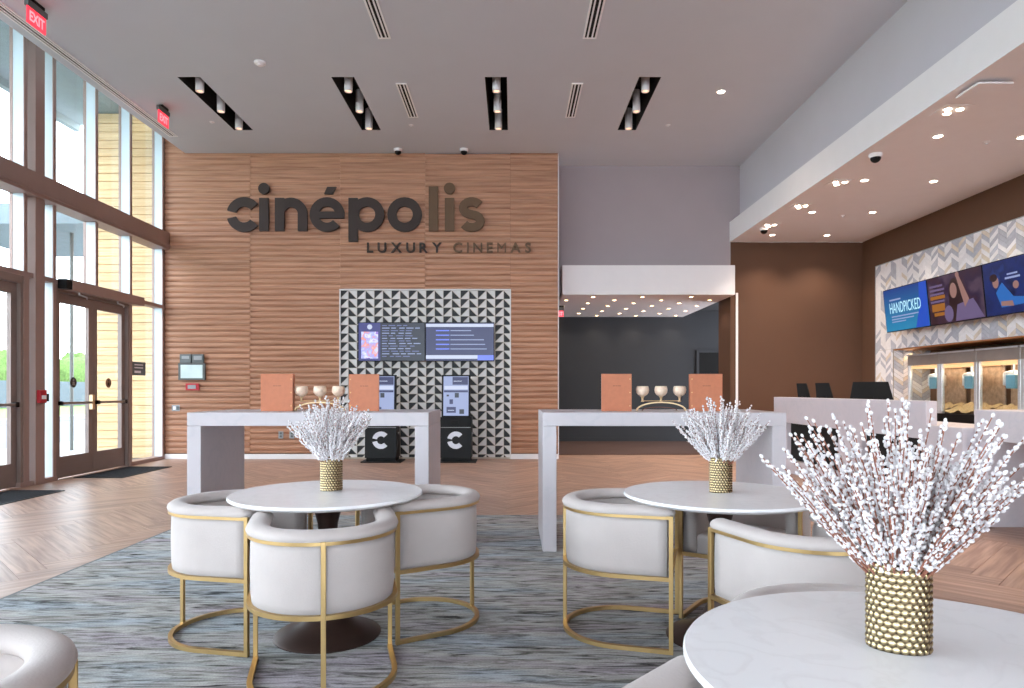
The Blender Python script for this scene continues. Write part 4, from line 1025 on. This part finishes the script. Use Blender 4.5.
def cups(x, d, label):
    t = empty('cup_candelabra', (x, d, ZT), 0, label, 'candle holder', 'arched cup holders')
    n = 20; pr = []
    for i in range(n+1):
        a = PI*i/n; pr.append(((.205*math.cos(a), .003+.072*math.sin(a)), (.195*math.cos(a), .064*math.sin(a)+.001)))
    MB().strip(pr, xz, -.02, .02).build('arch_band', M['brass'], t, local=True)
    pr2 = [((u*.72, v*.42), (p_*.72, q*.42)) for (u, v), (p_, q) in pr]
    MB().strip(pr2, xz, .05, .056).build('rear_foot_arch', M['leatherdk'], t, local=True)
    MB().tube([(-.16, 0, .082), (.16, 0, .082)], .004, 6).build('cross_bar', M['brass'], t, local=True)
    for k, xx in enumerate((-.152, 0, .152)):
        st = MB().lathe([(.012, .074), (.014, .078), (.009, .086), (.008, .10), (.013, .112), (.016, .118)], 14, (xx, 0, 0)).build('stem', M['brass'], t, local=True, smooth=True)
        MB().lathe([(.016, .118), (.036, .130), (.050, .150), (.053, .172), (.050, .190), (.045, .203), (.042, .203), (.047, .188), (.049, .172), (.046, .152), (.032, .134), (.002, .124)], 24, (xx, 0, 0)).build('cup', M['cup'], t, local=True, smooth='all')
cups(PX(661, 5.6), 5.6, 'gold arched holder with three etched cups on the right bar table')
cups(PX(320, 5.6), 5.6, 'gold arched holder with three etched cups on the left bar table')

# ------------------------------------------------------------------ round tables
HT = .726
def round_table(x, y, z, label):
    t = empty('round_table', (x, y, z), 0, label, 'table', 'round marble tables')
    R = .473; h = HT-z
    MB().lathe([(R-.045, h-.030), (R-.012, h-.022), (R, h-.012), (R, h-.006), (R-.004, h)], 72, (0, 0, 0)).build('tabletop', M['marble'], t, local=True, smooth=True)
    MB().lathe([(.262, 0), (.263, .006), (.255, .014), (.20, .035), (.14, .062), (.09, .105), (.058, .17), (.045, .25), (.040, .36), (.042, .48), (.05, .56), (.065, .62), (.10, h-.040), (.13, h-.031)], 48, (0, 0, 0)).build('pedestal', M['bronze'], t, local=True, smooth=True)
    return t
round_table(-.928, 3.44, ZR, 'round white marble pedestal table on the left with a willow vase')
round_table(1.035, 3.40, ZR, 'round white marble pedestal table before the right bar table')
round_table(.807, 1.276, ZR, 'round white marble table in the right foreground, largest in view')

# ------------------------------------------------------------------ barrel chairs
CR, CL = .296, .25          # centreline radius of the frame, straight arm length
def upath(r, L, n=26, x0=0, ends=None):
    pts = []
    ns = 5
    for i in range(ns): pts.append((L*(1-i/ns), r, 0, 1, 1))
    for i in range(n+1):
        a = PI/2+PI*i/n; pts.append((r*math.cos(a), r*math.sin(a), math.cos(a), math.sin(a), 1))
    for i in range(1, ns+1): pts.append((L*i/ns, -r, 0, -1, 1))
    if ends:      # rounded ends
        A = [(L+ends*s, r, 0, 1, k) for s, k in ((1.0, .05), (.93, .45), (.75, .72), (.45, .92))]
        Bq = [(p[0], -p[1], 0, -1, p[4]) for p in reversed(A)]
        pts = A+pts+Bq
    return pts
def make_chair(name='barrel_chair'):
    t = empty(name, (0, 0, ZR))
    z = -ZR
    bar = lambda zc, o=.0, w=.010, h=.009: [(o-w, zc-h+z), (o+w, zc-h+z), (o+w, zc+h+z), (o-w, zc+h+z)]
    # upholstered shell between the gold rails
    zb, zt = .352, .640
    prof = [(.000, zb+.012), (.004, zb+.05), (.006, (zb+zt)/2), (.004, zt-.03), (.000, zt), (-.05, zt+.004), (-.062, zt-.03), (-.064, zb+.05), (-.058, zb+.004), (-.02, zb-.002)]
    MB().sweep(upath(CR-.004, CL-.012, 30), [(a, b+z) for a, b in prof]).build('shell', M['velvet'], t, smooth='all', local=True)
    rp_ = []
    for i in range(14):
        a = 2*PI*i/14; rp_.append((-.028+.048*math.cos(a)*(1 if abs(math.cos(a)) < .9 else 1), .664+z+.029*math.sin(a)))
    MB().sweep(upath(CR, CL-.02, 30, ends=.045), rp_).build('top_roll', M['velvet'], t, smooth='all', local=True)
    sr = CR-.066
    poly = [(CL-.02, sr)]+[(sr*math.cos(PI/2+PI*i/24), sr*math.sin(PI/2+PI*i/24)) for i in range(25)]+[(CL-.02, -sr)]
    sm = MB().prism(poly, xy, zb-.01+z, .465+z)
    sm.build('seat', M['velvet'], t, local=True, bevel=.02, seg=3, smooth=True)
    MB().sweep(upath(CR+.006, CL, 30), bar(.358)).build('lower_rail', M['gold'], t, local=True, smooth=True)
    MB().sweep(upath(CR+.006, CL, 30), bar(.645, 0, .009, .008)).build('upper_rail', M['gold'], t, local=True, smooth=True)
    MB().sweep(upath(CR+.004, CL, 30), bar(ZR+.0105, 0, .011, .010)).build('floor_rail', M['gold'], t, local=True, smooth=True)
    for s in (1, -1):
        MB().box(CL-.004, s*(CR+.006)-.010, 0, CL+.016, s*(CR+.006)+.010, .653+z).build('leg', M['gold'], t, local=True, bevel=.002)
    MB().box(-CR-.020, -.010, 0, -CR-.002, .010, .653+z).build('leg', M['gold'], t, local=True, bevel=.002)
    MB().box(CL-.004, -CR-.005, .350+z, CL+.010, CR+.005, .370+z).build('front_rail', M['gold'], t, local=True)
    return t
GC = 'ivory velvet barrel chairs'
chair0 = make_chair()
def place_chair(cx, cy_, ang, label, first=False):
    o = chair0 if first else copy_tree(chair0)
    o.location = (cx, cy_, ZR); o.rotation_euler = (0, 0, math.radians(ang))
    tag(o, label, 'chair', GC); return o
def from_back(bx, by, ang):
    a = math.radians(ang); return bx+CR*math.cos(a), by+CR*math.sin(a)
place_chair(*from_back(-.732, 2.65, 105), 105, 'ivory barrel chair with back to camera, nearest at the left table', True)
place_chair(*from_back(-1.705, 3.555, -11.5), -11.5, 'ivory barrel chair on the left side of the left table')
place_chair(*from_back(-.235, 3.84, 211), 211, 'ivory barrel chair on the right side of the left table')
place_chair(*from_back(.292, 3.615, -16), -16, 'ivory barrel chair on the left side of the right-hand table')
place_chair(*from_back(1.325, 2.51, 110), 110, 'ivory barrel chair with back to camera between the two right tables')
place_chair(*from_back(1.47, 3.97, 236), 236, 'ivory barrel chair behind the right-hand table, mostly under it')
place_chair(.850, 1.66, -89, 'ivory barrel chair tucked behind the foreground table')
place_chair(.403, 1.045, 47, 'ivory barrel chair at the bottom edge left of the foreground table')
place_chair(-1.212, 1.318, 212, 'ivory barrel chair in the bottom left corner')

# ------------------------------------------------------------------ vases and willow
def vase_mesh():
    nu, nv = 200, 110; h = .172; ncol = 24; nrow = 14
    v = []; hv = []
    for j in range(nv+1):
        tz = j/nv; fy_ = tz*nrow
        for i in range(nu):
            u = i/nu; best = 9
            r0 = math.floor(fy_)
            for r in (r0-1, r0, r0+1):
                if r < 0 or r >= nrow: continue
                du = ((u*ncol-.5*(r % 2)) % 1)-.5
                best = min(best, math.hypot(du, (fy_-(r+.5))*.87))
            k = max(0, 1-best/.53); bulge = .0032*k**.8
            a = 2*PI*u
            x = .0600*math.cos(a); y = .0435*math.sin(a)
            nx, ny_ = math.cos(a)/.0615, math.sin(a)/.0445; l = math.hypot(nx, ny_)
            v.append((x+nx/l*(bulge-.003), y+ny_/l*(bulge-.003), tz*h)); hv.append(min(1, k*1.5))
    f = [(j*nu+i, j*nu+(i+1) % nu, (j+1)*nu+(i+1) % nu, (j+1)*nu+i) for j in range(nv) for i in range(nu)]
    f.append(tuple(range(nu-1, -1, -1)))
    mb = MB().add(v, f)
    mb.lathe([(1.0, h), (.90, h), (.86, h-.05), (.80, .02), (.01, .02)], 48, (0, 0, 0), 0, .0615, .0445, caps=False)
    me = mb.mesh('vase_body', M['vasebody'], smooth='all')
    at = me.attributes.new('boss_mask', 'FLOAT', 'POINT')
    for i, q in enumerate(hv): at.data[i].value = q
    return me
vm = vase_mesh()
def vase(x, y, rz, label):
    t = empty('vase', (x, y, HT), math.radians(rz), label, 'vase', 'hammered gold vases')
    link('body', vm, t)
    MB().lathe([(.058, .1715), (.0605, .174), (.0585, .1765), (.054, .1765), (.053, .172)], 48, (0, 0, 0), 0, 1, .0475/.063*.97).build('rim', M['vase'], t, local=True, smooth=True)
vase(.771, 1.362, -24, 'hammered gold oval vase on the foreground table')
vase(-.928, 3.509, 40, 'hammered gold vase on the left round table')
vase(1.052, 3.44, 8, 'hammered gold vase on the right-hand round table behind')

def stem_path(rr, h0, spread, long):
    az = rr.uniform(0, 2*PI); q = rr.random()**.6
    tilt = spread*q*rr.uniform(.75, 1.05)
    L = long*(1-.16*q*q)*(rr.uniform(.34, 1.0)**.7)
    dx, dy = math.cos(az), math.sin(az)*.8
    p0 = (dx*.035*q, dy*.022*q, h0-.05); pts = []
    bend = rr.uniform(.05, .5); wob = rr.uniform(0, 6)
    n = 8
    x, y, z = p0
    pts.append((x, y, z))
    for i in range(n):
        s = (i+1)/n; th = min(.74, tilt*(.80+bend*.5*s) if tilt > .25 else tilt*(.8+.4*s))
        l = (L+.05)/n
        x += math.sin(th)*dx*l+.0025*math.sin(wob+i*1.7); y += math.sin(th)*dy*l+.0025*math.cos(wob+i*1.3); z += math.cos(th)*l
        pts.append((x, y, z))
    return pts
def bud_geom(mb, p, d, L, r, n=6):
    d = d.normalized(); a = d.orthogonal().normalized(); b = d.cross(a)
    rings = ((0, .15), (.25, .85), (.6, 1.0), (.88, .6))
    v = []
    for s, k in rings: v += [p+d*(L*s)+(a*math.cos(2*PI*i/n)+b*math.sin(2*PI*i/n))*(r*k) for i in range(n)]
    v.append(p+d*L)
    f = [(k*n+i, k*n+(i+1) % n, (k+1)*n+(i+1) % n, (k+1)*n+i) for k in range(3) for i in range(n)]+[(3*n+i, 3*n+(i+1) % n, 4*n) for i in range(n)]
    mb.add(v, f)
def buds_on(mb, pts, rr, nb, L, r, n=6, s0=.2):
    P_ = [Vector(p) for p in pts]; m = len(P_)-1
    for i in range(nb):
        s = s0+(1-s0)*((i+rr.uniform(-.3, .3))/max(1, nb-1)); s = min(max(s, s0), .999)
        k = int(s*m); f_ = s*m-k
        p = P_[k].lerp(P_[k+1], f_); t = (P_[k+1]-P_[k]).normalized()
        side = Vector((rr.uniform(-1, 1), rr.uniform(-1, 1), rr.uniform(-.6, .9))); d = (t*.8+side*.95)
        if i == nb-1: d = t
        k2 = rr.uniform(.75, 1.15)
        bud_geom(mb, p, d, L*k2, r*k2, n)
h0 = .172
# foreground bunch: every stem a part with its catkins
wb = empty('willow_bunch', (.771, 1.362, HT+.03), math.radians(-24), 'full bunch of white pussy willow in the foreground vase', 'flowers', 'pussy willow bunches')
rr = random.Random(21)
for i in range(240):
    pts = [(x, y, z-.03) for x, y, z in stem_path(rr, h0, .97, .338)]
    st = MB().tube(pts, [.0024-.0013*k/8 for k in range(9)], 5).build('stem', M['stem'], wb, local=True, fix=False, smooth='all')
    bm_ = MB(); buds_on(bm_, pts, rr, rr.randint(21, 29), .0112, .0039)
    bm_.build('catkins', M['bud'], st, local=True, fix=False, smooth='all', kind='stuff')
# two farther bunches, too small to tell the stems apart
sm_, bmk = MB(), MB(); rr = random.Random(33)
for i in range(210):
    pts = [(x, y, z-.03) for x, y, z in stem_path(rr, h0, .98, .31)]
    sm_.tube(pts, .0015, 4); buds_on(bmk, pts, rr, 25, .0115, .0053, 5)
sme = sm_.mesh('stems', M['stem'], fix=False); bme = bmk.mesh('catkins', M['bud'], fix=False, smooth='all')
for x, y, rz, lb in ((-.928, 3.509, 40, 'bunch of white pussy willow in the vase on the left table'), (1.052, 3.44, 150, 'bunch of white pussy willow in the vase on the right-hand table')):
    t = empty('willow_bunch', (x, y, HT+.03), math.radians(rz), lb, 'flowers', 'pussy willow bunches')
    link('stems', sme, t, 'stuff'); link('catkins', bme, t, 'stuff')

# ------------------------------------------------------------------ outside
ew = struct('exterior_wall', MB().box(-7.62, 12.50, 0, -6.47, 13.1, 6.3), M['extwood'], 'pale cedar boarded wall outside the glazing')
def ext_board(L, h):
    me = MB().prism([(0, .002), (-.022, .006), (-.022, h-.006), (0, h-.002)], lambda u, v, w: (w, u, v), 0, L).mesh('board', M['extwood']); set_uv(me, lambda c: (c.x, c.z)); return me
eme = ext_board(1.14, .15)
for k in range(41):
    o = link('board', eme, ew); o.location = (-7.615, 12.499, .05+k*.1515)
struct('exterior_canopy', MB().box(-8.34, YF, 6.32, -6.46, 13.1, 6.5).box(-8.40, YF, 6.2, -8.28, 13.1, 6.6), pm('soffit_panel', (150, 162, 168), .8), 'roof overhang outside the glazing')
pv = empty('entrance_shelter', (-8.4, 14.5, 0), 0, 'flat shelter roof on a slim post seen through the entrance glass', 'shelter')
MB().box(-11.5, 13.2, 4.46, -7.7, 16.5, 4.85).build('roof', pm('shelter_panel', (120, 132, 140), .8), pv)
MB().cyl((-9.03, 14.0, 0), (-9.03, 14.0, 4.46), .035, n=12).build('post', M['greydk'], pv)
MB().cyl((-11.2, 16.2, 0), (-11.2, 16.2, 4.46), .035, n=12).build('post', M['greydk'], pv)
struct('pavement_outside', MB().box(-10.9, YF-6, -.2, -6.46, 30, -.02), M['concrete'])
struct('road_outside', MB().box(-19.0, YF-40, -.2, -10.9, 90, -.06), M['asphalt'])
struct('kerb_outside', MB().box(-19.6, YF-40, -.2, -19.0, 90, .12), M['concrete'])
tag(MB().box(-90, YF-40, -.2, -19.6, 120, -.04).build('lawn', M['grass']), 'green lawn beyond the road outside', 'lawn', kind='stuff')
tag(MB().box(-36, 10, 0, -35.4, 100, 1.9).build('garden_wall', M['extwall'], bevel=.03), 'grey block wall beyond the road seen through the door', 'wall')
rr = random.Random(2)
for i in range(9):
    y_ = 24+i*9.2
    t = empty('hedge_bush', (-39, y_, 0), 0, 'rounded green bush beyond the grey wall outside', 'bush', 'bushes beyond the road')
    v = []; nu, nv = 14, 8; f = []
    for j in range(nv+1):
        for k in range(nu):
            a = 2*PI*k/nu; b_ = PI/2*j/nv; q = rr.uniform(.86, 1.08)
            v.append((1.8*math.cos(a)*math.cos(b_)*q, 4.2*math.sin(a)*math.cos(b_)*q, (2.0+2.4*math.sin(b_))*q if j else 0))
    f = [(j*nu+k, j*nu+(k+1) % nu, (j+1)*nu+(k+1) % nu, (j+1)*nu+k) for j in range(nv) for k in range(nu)]+[tuple(range(nu-1, -1, -1)), tuple(nv*nu+k for k in range(nu))]
    MB().add(v, f).build('foliage', M['hedge'], t, local=True, smooth='all')
